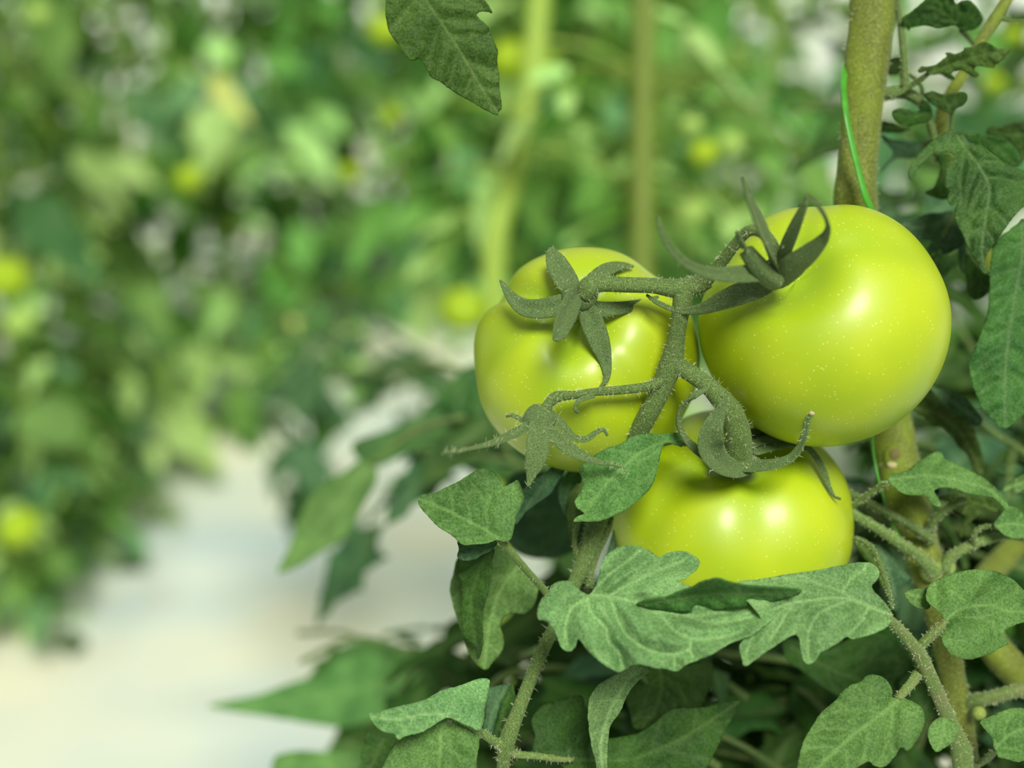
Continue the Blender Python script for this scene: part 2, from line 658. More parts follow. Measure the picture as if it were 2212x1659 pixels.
    if veins:
        vein = 0.6 * vein + 0.75 * np.exp(-(big_d / (vw * 0.75)) ** 2)
    vein = np.clip(vein, 0, 1)
    verts = [P(a, b, c) for a, b, c in zip(x, y, dep)]
    # faces towards the viewer
    faces = []
    for tri in fs:
        a, b, c = tri[:3]
        ar = (x[b] - x[a]) * (y[c] - y[a]) - (x[c] - x[a]) * (y[b] - y[a])
        faces.append(tuple(tri) if ar < 0 else tuple(tri)[::-1])
    obj = mesh_at(name, verts, faces, M[mat] if isinstance(mat, str) else mat, parent, {'vein': vein}, origin=P(bx, by, d))
    if thick:
        s = obj.modifiers.new('thickness', 'SOLIDIFY')
        s.thickness = thick
        s.offset = -1
    if label:
        obj['label'] = label
    return obj


def stalk(k, pts, mat='petiole', parent=None, name='leaf_stalk', seg=14, hair=0, ridge=0.08, hl=0.0013):
    mb = MB()
    mb.tube(pw(k, pts), seg=seg, ridge=ridge)
    o = mb.build(name, M[mat], parent)
    if hair:
        mb.hairs(hair, hl, 0.00005, o)
    return o

# ------------------------------------------------------------------ the setting: white ground sheet, far greenhouse wall
def ground():
    nx, ny = 150, 220
    xs = np.linspace(-9, 9, nx)
    ys = np.concatenate([np.linspace(0.0, 5, 150), np.linspace(5.1, 16, ny - 150)])
    v, f = [], []
    for yy in ys:
        for xx in xs:
            z = 0.010 * noise.noise(Vector((xx * 3, yy * 3, 0))) + 0.02 * noise.noise(Vector((xx * 0.9, yy * 0.9, 4)))
            s = abs(noise.noise(Vector((xx * 2.2 + yy * 1.2, yy * 1.1 - xx, 8))))
            z += 0.012 * math.exp(-(s / 0.05) ** 2)
            v.append((xx, yy, z))
    for j in range(ny - 1):
        for i in range(nx - 1):
            a = j * nx + i
            f.append((a, a + 1, a + nx + 1, a + nx))
    m, t, b, out = nt('white_ground_sheet')
    tc = N(t, 'ShaderNodeTexCoord')
    co = tc.outputs['Object']
    n1 = N(t, 'ShaderNodeTexNoise', Scale=2.2, Detail=2.0)
    t.links.new(co, n1.inputs['Vector'])
    col = ramp(t, n1.outputs[0], [(0.34, (0.50, 0.60, 0.58)), (0.50, (0.64, 0.70, 0.60)), (0.66, (0.76, 0.75, 0.58))])
    n2 = N(t, 'ShaderNodeTexNoise', Scale=7.0, Detail=3.0)
    t.links.new(co, n2.inputs['Vector'])
    st = ramp(t, n2.outputs[0], [(0.64, (0, 0, 0)), (0.76, (1, 1, 1))])
    col = mixc(t, math_(t, 'MULTIPLY', st, 0.4), col, (0.56, 0.42, 0.25))
    t.links.new(col, b.inputs['Base Color'])
    b.inputs['Roughness'].default_value = 0.6
    o = mesh_at('ground', v, f, m, origin=(0, 0, 0))
    o['kind'] = 'structure'
    return o


ground()


def slab(name, c, size, mat):
    x, y, z = [s / 2 for s in size]
    v = [Vector(c) + Vector((a * x, b * y, e * z)) for a in (-1, 1) for b in (-1, 1) for e in (-1, 1)]
    f = [(0, 1, 3, 2), (4, 6, 7, 5), (0, 4, 5, 1), (2, 3, 7, 6), (0, 2, 6, 4), (1, 5, 7, 3)]
    o = mesh_at(name, v, f, mat, origin=c)
    o.data.polygons.foreach_set('use_smooth', [False] * 6)
    o['kind'] = 'structure'
    return o


M['film'] = plain_mat('white_plastic_film', (0.78, 0.82, 0.78), 0.6)
slab('wall_back', (0, 14.5, 1.3), (18, 0.05, 2.6), M['film'])

# ------------------------------------------------------------------ leaf and plant kit for the rows behind


def leaflet_grid(nt_, ns_, lobes=3, seedv=0):
    """a toothed, folded, drooping leaflet of unit length along +X, blade up +Z: vertices, quads, vein weights"""
    v, f, ve = [], [], []
    for i in range(nt_ + 1):
        t = i / nt_
        w = 0.30 * (math.sin(math.pi * min(1, t ** 0.72)) ** 0.8 if 0 < t < 1 else 0) + 0.004
        w *= 1 + 0.22 * math.cos(t * lobes * 2 * math.pi + 2.6)
        w *= (1 - 0.35 * t)
        for j in range(ns_ + 1):
            s = -1 + 2 * j / ns_
            jj = 1 + 0.08 * math.sin(seedv * 7 + t * 31 * (1 if s > 0 else 1.3))
            x = t + 0.10 * abs(s) * math.sin(t * lobes * 2 * math.pi) * (1 - t)
            y = s * w * jj
            z = -0.16 * t * t * (1 + 0.3 * math.sin(seedv)) + 0.30 * abs(y) - 0.9 * y * y + 0.025 * math.sin(9 * t + 5 * s + seedv)
            v.append(Vector((x, y, z)))
            ve.append(math.exp(-(s * w / 0.012) ** 2))
    for i in range(nt_):
        for j in range(ns_):
            a = i * (ns_ + 1) + j
            f.append((a, a + ns_ + 1, a + ns_ + 2, a + 1))
    return v, f, ve


def frame_from(T, up=Vector((0, 0, 1))):
    T = T.normalized()
    s = up.cross(T)
    if s.length < 1e-3:
        s = Vector((1, 0, 0))
    s.normalize()
    return Matrix((T, s, T.cross(s))).transposed()


def compound(rr, length, leaf_len, nt_=8, ns_=4, droop=1.0):
    """one compound leaf along +X: (verts, faces, veins) of the leaflets and a stalk path"""
    V, Fc, Ve = [], [], []

    def pos(t):
        return Vector((length * t * (1 - 0.15 * droop * t), 0.02 * math.sin(5 * t + rr.random()), length * (0.25 * t - 0.75 * droop * t * t)))
    path = [pos(i / 6) for i in range(7)]
    items = []
    for t, k in ((0.32, 0.7), (0.52, 0.95), (0.74, 1.0)):
        for s in (1, -1):
            items.append((t + rr.uniform(-.04, .04), s, k * rr.uniform(.75, 1.1)))
    items += [(0.42, 1, .3), (0.63, -1, .33), (1.0, 0, 1.25)]
    for t, s, k in items:
        t = min(t, 1)
        p = pos(t)
        T = (pos(min(1, t + .02)) - pos(t - .02)).normalized()
        Mx = frame_from(T)
        ang = s * math.radians(rr.uniform(50, 75))
        d = Mx @ Vector((math.cos(ang), math.sin(ang), rr.uniform(-.45, .1)))
        L = leaf_len * k
        Mr = frame_from(d) @ Matrix.Rotation(rr.uniform(-.6, .6), 3, 'X')
        gv, gf, ge = leaflet_grid(nt_, ns_, 3, rr.random() * 6)
        b = len(V)
        V += [p + d * 0.008 + Mr @ (q * L) for q in gv]
        Fc += [tuple(b + i for i in q) for q in gf]
        Ve += ge
    return V, Fc, Ve, path


def split_leaflets(V, Fc, Ve, nt_, ns_, xf, mat, parent):
    """one object for each leaflet of a compound leaf"""
    nvv, nff = (nt_ + 1) * (ns_ + 1), nt_ * ns_
    for i in range(len(V) // nvv):
        vs = [xf(q) for q in V[i * nvv:(i + 1) * nvv]]
        fs = [tuple(k - i * nvv for k in q) for q in Fc[i * nff:(i + 1) * nff]]
        mesh_at('leaflet', vs, fs, mat, parent, {'vein': Ve[i * nvv:(i + 1) * nvv]})


def row_plant_meshes(seed, height, n_leaf, mat2, z0=0.04):
    rr = random.Random(seed)
    st = MB()
    pts = []
    for i in range(8):
        z = height * i / 7
        pts.append((0.03 * math.sin(z * 3 + seed), 0.03 * math.cos(z * 2.2 + seed), z, 0.0085 * (1 - 0.5 * i / 7)))
    st.tube(pts, n=3, seg=8)
    V, Fc, Ve = [], [], []
    for i in range(n_leaf):
        z = height * (z0 + (1 - z0) * i / n_leaf)
        a = i * 2.4 + rr.uniform(-.4, .4)
        L = rr.uniform(.22, .34) * (1 if z < height * .8 else .7)
        v, f, e, path = compound(rr, L, rr.uniform(.095, .145), 6, 3, rr.uniform(.7, 1.3))
        R = Matrix.Rotation(a, 3, 'Z')
        o = Vector((0.03 * math.sin(z * 3 + seed), 0.03 * math.cos(z * 2.2 + seed), z))
        b = len(V)
        V += [o + R @ q for q in v]
        Fc += [tuple(b + k for k in q) for q in f]
        Ve += e
        st.tube([(*(o + R @ q), 0.0022 * (1.2 - 0.1 * k)) for k, q in enumerate(path)], n=1, seg=5)
    me = bpy.data.meshes.new('foliage')
    me.from_pydata([tuple(q) for q in V], [], Fc)
    me.materials.append(mat2)
    me.materials.append(M['bgleaf2'])
    me.materials.append(M['leaf_dark'])
    me.materials.append(M['bgleaf3'])
    nf = 9 * 18
    mi = []
    for k in range(len(Fc)):
        lf = k // 18
        h = (lf * 7919 + seed * 31) % 10
        mi.append((1, 1, 1, 3, 3, 0, 0, 0, 2, 2)[h])
    me.polygons.foreach_set('material_index', mi)
    me.polygons.foreach_set('use_smooth', [True] * len(Fc))
    ms = bpy.data.meshes.new('main_stem')
    ms.from_pydata([tuple(q) for q in st.v], [], st.f)
    ms.materials.append(M['bgstem'])
    ms.polygons.foreach_set('use_smooth', [True] * len(ms.polygons))
    return me, ms


KIT = [row_plant_meshes(s, h, n, M['bgleaf']) for s, h, n in ((1, 1.35, 29), (2, 1.5, 31), (3, 1.25, 28), (4, 1.45, 30))]
KIT.append(row_plant_meshes(5, 1.5, 17, M['bgleaf'], .44))
KIT.append(row_plant_meshes(6, 1.2, 30, M['bgleaf'], .10))


def row_plant(x, y, kit, rz, sc, label, group, name='tomato_plant'):
    e = empty(name, (x, y, 0), label, 'tomato plant', group)
    e.rotation_euler = (0, 0, rz)
    e.scale = (sc, sc, sc)
    for n, me in zip(('foliage', 'main_stem'), KIT[kit]):
        o = bpy.data.objects.new(n, me)
        COL.objects.link(o)
        o.parent = e
    return e


ROW = Vector((0.276, 0.961, 0))
LEFT = Vector((-0.961, 0.276, 0))
base = Vector((-0.74, 1.9, 0)) + LEFT * 0.30
k = 0
beside = []
for i in range(-2, 17):
    q = base + LEFT * (-0.13 - 0.028 * max(0, i)) + ROW * (0.31 * i) + LEFT * random.uniform(-.03, .06)
    beside.append(row_plant(q.x, q.y, k % 4, random.uniform(0, 6.28), random.uniform(.9, 1.05),
                  'blurred green tomato plant in the row along the left edge of the white path', 'tomato plants beside the path'))
    k += 1
for px, py, d in ((-60, 1240, 1.95), (90, 1210, 2.1), (230, 1150, 2.3)):
    q = P(px, py, d)
    beside.append(row_plant(q.x, q.y, 5, random.uniform(0, 6.28), .42,
                  'blurred green tomato plant in the row along the left edge of the white path', 'tomato plants beside the path'))
for r, off in ((1, 1.0), (2, 2.2)):
    for i in range(0, 11 if r == 1 else 7):
        q = base + LEFT * off + ROW * (0.6 * i + 0.2 * r) + LEFT * random.uniform(-.05, .05)
        row_plant(q.x, q.y, k % 4, random.uniform(0, 6.28), random.uniform(.95, 1.1),
                  'blurred green tomato plant in a farther row, behind the row beside the path', 'tomato plants in the farther rows')
        k += 1
# plants across the far end of the path, behind the left tomato
for px, d in ((1010, 3.55), (1150, 3.3), (1290, 3.6), (1430, 3.2), (1570, 3.6), (1060, 4.3), (1230, 4.4), (1400, 4.3), (1560, 4.9), (1350, 5.6)):
    q = P(px, 400, d)
    row_plant(q.x, q.y, k % 4, random.uniform(0, 6.28), random.uniform(.85, .95),
              'blurred green tomato plant across the far end of the white path', 'tomato plants at the far end of the path')
    k += 1
# plants behind the thick stem
for px, d, kit, sc in ((1640, 2.0, 5, .85), (2290, 1.7, 5, .9), (1960, 2.9, 5, .8)):
    q = P(px, 700, d)
    row_plant(q.x, q.y, kit, random.uniform(0, 6.28), sc,
              'blurred tomato plant far behind the thick fuzzy stem, in its own row', 'tomato plants behind the near one')
    k += 1
for px, d, kit in ((2560, 1.9, 0), (2750, 2.4, 1), (2900, 1.5, 2), (3200, 2.1, 3), (2600, 3.2, 1), (3100, 3.1, 0), (3500, 1.7, 1)):
    q = P(px, 700, d)
    row_plant(q.x, q.y, kit, random.uniform(0, 6.28), .95, 'blurred tomato plant far behind the thick fuzzy stem, in its own row', 'tomato plants behind the near one')
# two plants with bare lower stems between the path's end and the three tomatoes
strip = []
for poly, lab, mt, rad in ((((1180, -300, 1.30), (1165, 0, 1.28), (1140, 250, 1.26), (1100, 400, 1.25), (1066, 560, 1.24), (1080, 900, 1.26)), 'blurred tomato plant whose bright yellow-green stem rises above the left tomato', 'bgstem', .0105),
                           (((1395, -300, 1.12), (1392, 0, 1.10), (1388, 300, 1.09), (1386, 560, 1.08), (1380, 900, 1.10)), 'blurred tomato plant whose darker straight stem rises between the left and right tomatoes', 'bgstem2', .0098)):
    pts = [(*P(*q), rad) for q in poly]
    f0 = pts[-1]
    e = empty('tomato_plant', (f0[0], f0[1], 0), lab, 'tomato plant')
    mb = MB()
    mb.tube(pts + [(f0[0], f0[1], -.01, rad)], n=5, seg=14)
    mb.build('main_stem', M[mt], e)
    rr = random.Random(int(rad * 1e5))
    for i in range(11):
        t_ = rr.uniform(0, 1)
        o = P(poly[0][0] + (poly[3][0] - poly[0][0]) * t_, -300 + 780 * t_, poly[1][2] + .01)
        V, Fc, Ve, path = compound(rr, rr.uniform(.13, .2), rr.uniform(.05, .075), 8, 4)
        Rm = Matrix.Rotation(rr.uniform(.3, 2.84), 3, 'Z')
        st = MB()
        st.tube([(*(o + Rm @ p), .0022) for p in path], n=2, seg=6)
        ls = st.build('leaf_stalk', M[mt], e)
        split_leaflets(V, Fc, Ve, 8, 4, lambda p: o + Rm @ p, M['bgleaf' if i % 3 else 'bgleaf2'], ls)
    strip.append(e)


# single blurred leaves that stand out of the rows
def far_leaf(pts, mid, d, mat, parent, slope=(0, -.3)):
    return leaf('O', pts, mid, d, slope=slope, mat=mat, parent=parent, name='leaflet', step=12, pucker=2, nv=4, thick=.0006, wave=2)


far_leaf([(590, 450), (600, 390), (650, 340), (720, 310), (800, 290), (860, 270), (850, 320), (760, 350), (690, 370), (640, 400), (610, 440)], [(850, 290), (700, 340), (600, 440)], 1.75, 'bgleaf2', beside[3])
far_leaf([(640, 690), (640, 620), (680, 540), (730, 470), (790, 430), (800, 470), (760, 540), (710, 600), (680, 680), (655, 720)], [(790, 440), (700, 560), (650, 710)], 1.75, 'bgleaf2', beside[3], (.2, 0))
far_leaf([(190, 330), (230, 300), (265, 310), (275, 380), (272, 430), (250, 430), (215, 390)], [(240, 305), (260, 425)], 1.7, 'yellow', beside[2])
far_leaf([(205, 230), (250, 205), (300, 200), (310, 240), (270, 275), (235, 265)], [(300, 210), (215, 240)], 1.7, 'bgleaf2', beside[2])
far_leaf([(175, 1080), (230, 1050), (280, 1080), (280, 1150), (240, 1195), (190, 1170)], [(230, 1055), (230, 1190)], 1.62, 'bgleaf2', beside[2])
far_leaf([(450, 980), (500, 940), (550, 920), (560, 960), (530, 1020), (490, 1020)], [(550, 930), (480, 1000)], 1.72, 'bgleaf2', beside[3])
far_leaf([(215, 1010), (250, 960), (310, 930), (330, 960), (290, 1000), (240, 1030)], [(320, 945), (225, 1015)], 1.72, 'yellow', beside[2])
far_leaf([(0, 900), (60, 880), (110, 920), (100, 1000), (30, 1010), (-40, 960)], [(0, 900), (90, 990)], 1.6, 'bgleaf', beside[1])
far_leaf([(840, 0), (800, -60), (760, -100), (770, 20), (785, 60), (815, 60)], [(790, -80), (800, 55)], .9, 'leaf_olive', beside[3])


def row_tomato(px, py, d, rpx, mat, label, group=None):
    c = P(px, py, d)
    R = rpx * d / F
    V, Fc, G = tomato_mesh(R, cdir(random.uniform(-.4, .4), .8, random.uniform(0, .6)), .88, [(a, .05, 20) for a in (0, 90, 180, 270)], 16, 28)
    o = mesh_at('tomato', [c + v for v in V], Fc, M[mat], None, origin=c)
    return tag(o, label, 'tomato', group)


# ------------------------------------------------------------------ tomatoes
def tomato_mesh(R, a, h, grooves, nth=72, nph=144, ref=None, dimple=0.20):
    a = a.normalized()
    ref = -UP if ref is None else ref
    e1 = (ref - a * ref.dot(a)).normalized()
    e2 = a.cross(e1)
    V, Fc, G = [], [], []
    for i in range(nth + 1):
        th = math.pi * i / nth
        for j in range(nph):
            ph = 2 * math.pi * j / nph
            g = 0
            sh = 0
            for gp, gd, gw, *gt in grooves:
                gc, gs = gt if gt else (0.75, 0.75)
                dl = (math.degrees(ph) - gp + 180) % 360 - 180
                e = math.exp(-(dl / gw) ** 2)
                g += gd * e * math.exp(-((th - gc) / gs) ** 2)
                sh = max(sh, e * min(1, gd * 9) * math.exp(-((th - 0.5) / 0.55) ** 2))
            s = max(0, math.sin(th))
            rho = R * (s ** 0.93) * (1 - g)
            z = h * R * math.cos(th) * (1 - 0.6 * g)
            if th < math.pi / 2:
                z -= dimple * R * math.exp(-(s / 0.30) ** 2)
            else:
                z += 0.05 * R * math.exp(-(s / 0.25) ** 2)
            V.append(a * z + (e1 * math.cos(ph) + e2 * math.sin(ph)) * rho)
            G.append(min(1, 0.55 * sh + 0.75 * math.exp(-(th / 0.42) ** 2)))
    for i in range(nth):
        for j in range(nph):
            p, q = i * nph + j, i * nph + (j + 1) % nph
            Fc.append((p, p + nph, q + nph, q))
    return V, Fc, G


def cdir(r, u, b):
    return (RIGHT * r + UP * u - FWD * b).normalized()


def tomato(px, py, d, Rpx, axis, h, grooves, label):
    c = P(px, py, d)
    R = Rpx * d / F
    t = empty('tomato', c, label, 'tomato')
    V, Fc, G = tomato_mesh(R, cdir(*axis), h, grooves)
    mesh_at('fruit', [c + v for v in V], Fc, M['tomato'], t, {'groove': G}, origin=c)
    return t


for a in ((1520, 330, 1.0, 33, 'bgtomato', 'small blurred yellow-green tomato left of the thick stem, brightest and largest of three together'),
          (1494, 272, 1.04, 24, 'bgtomato2', 'small blurred pale yellow tomato, topmost of three together left of the thick stem'),
          (1578, 312, 1.05, 27, 'bgtomato2', 'small blurred light green tomato, rightmost of three together left of the thick stem'),
          (1492, 455, 1.05, 35, 'bgtomato2', 'pale green blurred tomato above the stalk joining the left and right tomatoes'),
          (1105, 130, 1.32, 52, 'bgtomato', 'bright yellow blurred tomato beside the tip of the leaf hanging from the top edge'),
          (1185, 145, 1.60, 34, 'bgtomato', 'blurred olive-yellow tomato just right of the bright yellow-green background stem'),
          (1000, 668, 1.20, 52, 'bgtomato', 'blurred green tomato peeking out at the left edge of the left tomato'),
          (835, 65, 1.30, 40, 'bgtomato', 'blurred yellow tomato half hidden behind the leaf hanging from the top edge'),
          (845, 250, 1.60, 24, 'bgtomato', 'small blurred yellow tomato left of the tip of the leaf hanging from the top edge'),
          (757, 372, 1.60, 24, 'bgtomato', 'small blurred yellow-green tomato below a long pale drooping leaf in the row'),
          (408, 385, 1.62, 32, 'bgtomato', 'blurred olive-yellow tomato in the left row, midway between the left edge and the hanging leaf'),
          (15, 600, 1.60, 50, 'bgtomato', 'large blurred green tomato at the left edge of the picture, halfway up'),
          (42, 695, 1.60, 34, 'bgtomato2', 'blurred pale green tomato just below the large one at the left edge'),
          (40, 1140, 1.60, 46, 'bgtomato', 'blurred green tomato low in the left row, just above the white path'),
          (85, 30, 1.55, 26, 'bgtomato2', 'small blurred yellow-green tomato in the top left corner'),
          (2190, 75, 1.2, 22, 'bgtomato', 'small blurred yellow tomato at the right edge near the top'),
          (2145, 180, 1.3, 24, 'bgtomato', 'small blurred yellow tomato among dark leaves right of the thick stem')):
    row_tomato(*a)

t_right = tomato(1776, 700, 0.425, 268, (-0.45, 0.43, 0.75), 0.90,
                 [(-34, .05, 20), (120, .04, 14), (180, .05, 14), (250, .05, 14), (-60, .03, 12)],
                 'large shiny green tomato on the right, in front of the thick stem')
t_left = tomato(1264, 776, 0.443, 246, (-0.10, 0.42, 0.88), 0.90,
                [(-20, .14, 18, .26, .18), (34, .07, 14, .7, .5), (-80, .09, 14), (62, .04, 16), (140, .07, 14), (-122, .16, 11)],
                'green tomato on the left, speckled with pale dots, behind the fuzzy fruit stalk')
t_low = tomato(1581, 1118, 0.452, 263, (0.03, 0.80, 0.60), 0.80,
               [(6, .085, 19), (-62, .08, 15), (75, .05, 14), (150, .05, 14), (-140, .05, 14)],
               'bright green tomato hanging lowest, its bottom hidden by a large leaf')


def sepal(k, pts, parent, nh=None, hair=26, thick=0.0005, tip=False, cup=0.25, **kw):
    mb = MB()
    mb.blade(pw(k, pts), nh=nh, thick=thick, cup=cup)
    return mb.build('sepal', M['sepal'], parent, hairs=(hair * 3, 0.0014, 0.00005) if hair else None)


# calyx of the left tomato
mb = MB()
mb.ball(P(1252, 640, .4085), 0.0048, (1.1, .9, .7))
cal = mb.build('calyx', M['sepal'], t_left)
sepal('A', [(1060, 930, .409, 110), (1200, 985, .4115, 130), (1350, 985, .414, 112), (1500, 962, .418, 90), (1620, 925, .421, 60), (1700, 890, .423, 25)], cal)
sepal('A', [(1110, 930, .408, 120), (1170, 1080, .4095, 180), (1235, 1250, .410, 165), (1285, 1420, .411, 95), (1290, 1540, .410, 50), (1235, 1615, .4085, 16)], cal)
sepal('A', [(1020, 930, .409, 150), (900, 960, .4095, 170), (760, 985, .411, 160), (640, 975, .413, 140), (550, 910, .4155, 100), (490, 830, .417, 60), (445, 760, .419, 20)], cal)
sepal('A', [(1030, 860, .410, 160), (960, 750, .413, 190), (900, 640, .417, 175), (865, 560, .419, 120), (850, 500, .42, 40)], cal, nh=cdir(0, .3, 1))
sepal('A', [(1090, 850, .411, 90), (1190, 750, .416, 120), (1310, 670, .4215, 120), (1430, 640, .426, 70), (1500, 650, .429, 20)], cal, nh=cdir(.2, .6, .8))
sepal('A', [(1060, 860, .405, 180), (1000, 950, .399, 235), (940, 1070, .394, 215), (905, 1170, .391, 165), (880, 1235, .390, 60)], cal, nh=cdir(.5, -.2, .8), hair=10)

# calyx of the right tomato, its sepals curling up towards the viewer
mb = MB()
mb.ball(P(1680, 590, .394), 0.0045, (1, 1, .8))
cal = mb.build('calyx', M['sepal'], t_right)
sepal('B', [(900, 610, 0.3920, 104), (780, 680, 0.3925, 153), (640, 735, 0.3945, 156), (500, 790, 0.3980, 124), (360, 845, 0.4020, 75), (200, 855, 0.4060, 42), (60, 800, 0.4080, 34), (-10, 750, 0.4090, 18)], cal)
sepal('B', [(880, 590, 0.3910, 91), (740, 600, 0.3832, 124), (580, 610, 0.3770, 117), (420, 600, 0.3708, 91), (270, 540, 0.3645, 72), (160, 440, 0.3608, 62), (95, 320, 0.3582, 47), (70, 220, 0.3570, 18)], cal, hair=6)
sepal('B', [(900, 690, 0.3870, 117), (830, 640, 0.3832, 143), (740, 540, 0.3782, 130), (660, 430, 0.3745, 98), (610, 320, 0.3720, 39)], cal, nh=cdir(-.8, .5, .6), hair=8)
sepal('B', [(880, 660, 0.3900, 156), (990, 560, 0.3820, 182), (1110, 460, 0.3758, 143), (1200, 360, 0.3708, 81), (1225, 260, 0.3658, 57), (1170, 150, 0.3620, 44), (1100, 80, 0.3595, 18)], cal, nh=cdir(.5, .7, .7), hair=8)
sepal('B', [(880, 600, 0.3900, 156), (830, 450, 0.3795, 195), (770, 310, 0.3720, 176), (710, 160, 0.3658, 117), (660, 20, 0.3608, 65), (640, -60, 0.3582, 18)], cal, nh=cdir(.2, .5, .9), hair=6)
sepal('B', [(890, 600, 0.3910, 117), (950, 440, 0.3832, 136), (1010, 290, 0.3770, 110), (1065, 150, 0.3720, 65), (1085, 60, 0.3695, 18)], cal, nh=cdir(-.3, .5, .9), hair=6)

# calyx of the lowest tomato
mb = MB()
mb.ball(P(1592, 1003, .4235), 0.0062, (1.25, .55, 1.0))
cal = mb.build('calyx', M['sepal'], t_low)
sepal('D', [(640, 770, .417, 130), (500, 720, .413, 128), (370, 630, .410, 112), (280, 530, .408, 90), (238, 410, .406, 72), (270, 290, .404, 66), (360, 205, .402, 60), (490, 140, .401, 34)], cal, nh=cdir(.6, .5, .6))
sepal('D', [(800, 790, .4165, 90), (680, 790, .412, 150), (560, 730, .407, 200), (490, 620, .403, 225), (500, 490, .400, 195), (550, 370, .399, 125), (600, 260, .398, 62), (595, 185, .397, 22)], cal, nh=cdir(.1, .3, 1), hair=40, cup=.4)
sepal('D', [(700, 770, .4165, 110), (850, 770, .413, 125), (1000, 755, .409, 110), (1130, 710, .407, 92), (1210, 620, .405, 76), (1250, 510, .403, 62), (1272, 400, .402, 52), (1298, 340, .401, 36)], cal, nh=cdir(-.3, .6, .7), hair=34)
mb2 = MB()
mb2.ball(P(*Q('D', [(1305, 332)])[0], .401), .0011)
mb2.build('dry_tip', M['tip'], cal)
sepal('D', [(820, 640, .424, 140), (960, 590, .428, 170), (1110, 570, .431, 130), (1250, 610, .432, 80), (1340, 700, .4315, 66), (1400, 820, .4305, 60), (1440, 930, .4295, 44), (1480, 1000, .429, 26), (1535, 1027, .4285, 12)], cal, nh=cdir(.2, .7, .7), hair=34)
sepal('D', [(760, 600, .424, 150), (900, 540, .430, 190), (1050, 540, .434, 170), (1180, 560, .436, 60)], cal, nh=cdir(0, .7, .7), hair=20)
sepal('D', [(640, 740, .4205, 110), (560, 640, .424, 150), (520, 560, .429, 120), (500, 500, .433, 30)], cal, nh=cdir(0, .7, .7), hair=16)

# ------------------------------------------------------------------ the near plant
plant = empty('tomato_plant', (0.135, 0.52, 0), 'near tomato plant with a thick fuzzy olive stem and leaves around the three big tomatoes', 'tomato plant')

# main stem (world path, continues below and above the picture)
ms = MB()
path = pw('O', [(1893, -900, .47, 96), (1892, -400, .462, 98), (1888, -40, .458, 100), (1879, 80, .456, 98), (1868, 180, .455, 92), (1860, 270, .455, 86), (1853, 350, .455, 84), (1848, 430, .455, 96),
                (1856, 520, .468, 94), (1880, 700, .478, 92), (1905, 850, .474, 94), (1922, 920, .470, 98), (1940, 1000, .466, 92), (1965, 1105, .464, 94), (1992, 1190, .460, 78), (2010, 1240, .457, 82),
                (2030, 1330, .456, 62), (2050, 1420, .455, 56), (2066, 1500, .454, 52), (2080, 1570, .455, 50), (2090, 1680, .458, 54), (2110, 1900, .470, 60)])
end = path[-1]
path += [(end[0] + .01, end[1] + .03, end[2] - .15, .005), (0.14, .54, .35, .006), (0.135, .52, 0.0, .007)]
ms.tube(path, n=8, seg=28, ridge=.05, nr=4, wob=.05)
main = ms.build('main_stem', M['main_stem'], plant)
ms.hairs(5200, 0.0011, 0.000045, main)
sc_ = MB()
sc_.ball(P(1936, 988, .4620), .0052, (.85, 1.0, .50))
sc_.build('leaf_scar', M['main_stem'], main)
sc_ = MB()
sc_.ball(P(1934, 982, .4599), .0021, (.9, 1.0, .35))
sc_.build('leaf_scar', M['scar_dark'], main)
sc_ = MB()
sc_.ball(P(1935, 1003, .4604), .0030, (1.0, .5, .30))
sc_.build('leaf_scar', M['scar'], main)
# the swollen leaf nodes
nd = MB()
nd.ball(P(2012, 1234, .4505), .0042, (.9, .85, .9))
nd.ball(P(2041, 1224, .4505), .0038, (.9, .85, .9))
node = nd.build('node', stem_mat('node_yellow_green', (0.13, 0.20, 0.03), (0.24, 0.33, 0.06), (0.36, 0.44, 0.12), scale=2200), main)

# fruit stalk: peduncle with its three branches
ts = MB()
ts.tube(pw('O', [(1478, 612, .408, 42), (1476, 640, .407, 44), (1468, 690, .408, 36), (1460, 740, .409, 38), (1450, 785, .410, 50), (1428, 840, .412, 44), (1403, 890, .415, 42), (1378, 935, .420, 42),
                 (1345, 1000, .428, 42), (1305, 1090, .432, 42), (1282, 1150, .432, 40), (1262, 1210, .430, 36), (1238, 1268, .430, 30), (1205, 1340, .428, 28), (1170, 1410, .425, 28), (1145, 1470, .422, 28),
                 (1118, 1540, .420, 30), (1096, 1600, .419, 36), (1086, 1660, .421, 26), (1075, 1760, .43, 26)]), seg=20)
ts.tube(pw('O', [(1260, 642, .4075, 40), (1275, 620, .4065, 48), (1300, 613, .4065, 38), (1350, 616, .4065, 34), (1410, 618, .407, 34), (1460, 624, .407, 42), (1500, 618, .407, 42), (1530, 605, .406, 38)]), seg=20)
ts.tube(pw('B', [(300, 690, .407, 110), (400, 640, .405, 100), (500, 530, .401, 82), (600, 400, .396, 76), (690, 310, .391, 76), (790, 330, .389, 80), (860, 440, .390, 96), (895, 600, .392, 110)]), seg=20)
ts.tube(pw('O', [(1444, 775, .410, 44), (1468, 792, .409, 38), (1500, 812, .408, 38), (1530, 835, .408, 38), (1550, 855, .409, 44), (1575, 885, .411, 50), (1592, 930, .414, 56), (1594, 975, .418, 60), (1592, 1000, .421, 66)]), seg=20)
ts.tube(pw('C', [(1760, 250, .411, 100), (1690, 290, .409, 84), (1600, 315, .408, 76), (1400, 340, .406, 72), (1200, 355, .404, 66), (1050, 378, .403, 66), (940, 385, .402, 84), (880, 400, .402, 94), (830, 450, .402, 84), (790, 520, .402, 100), (765, 570, .403, 130)]), seg=18)
truss = ts.build('truss_stalk', M['stem'], plant)
ts.hairs(2600, 0.0019, 0.000045, truss)
wc = MB()
wc.ball(P(*Q('C', [(755, 580)])[0], .403), .0046, (1.05, 1, .8))
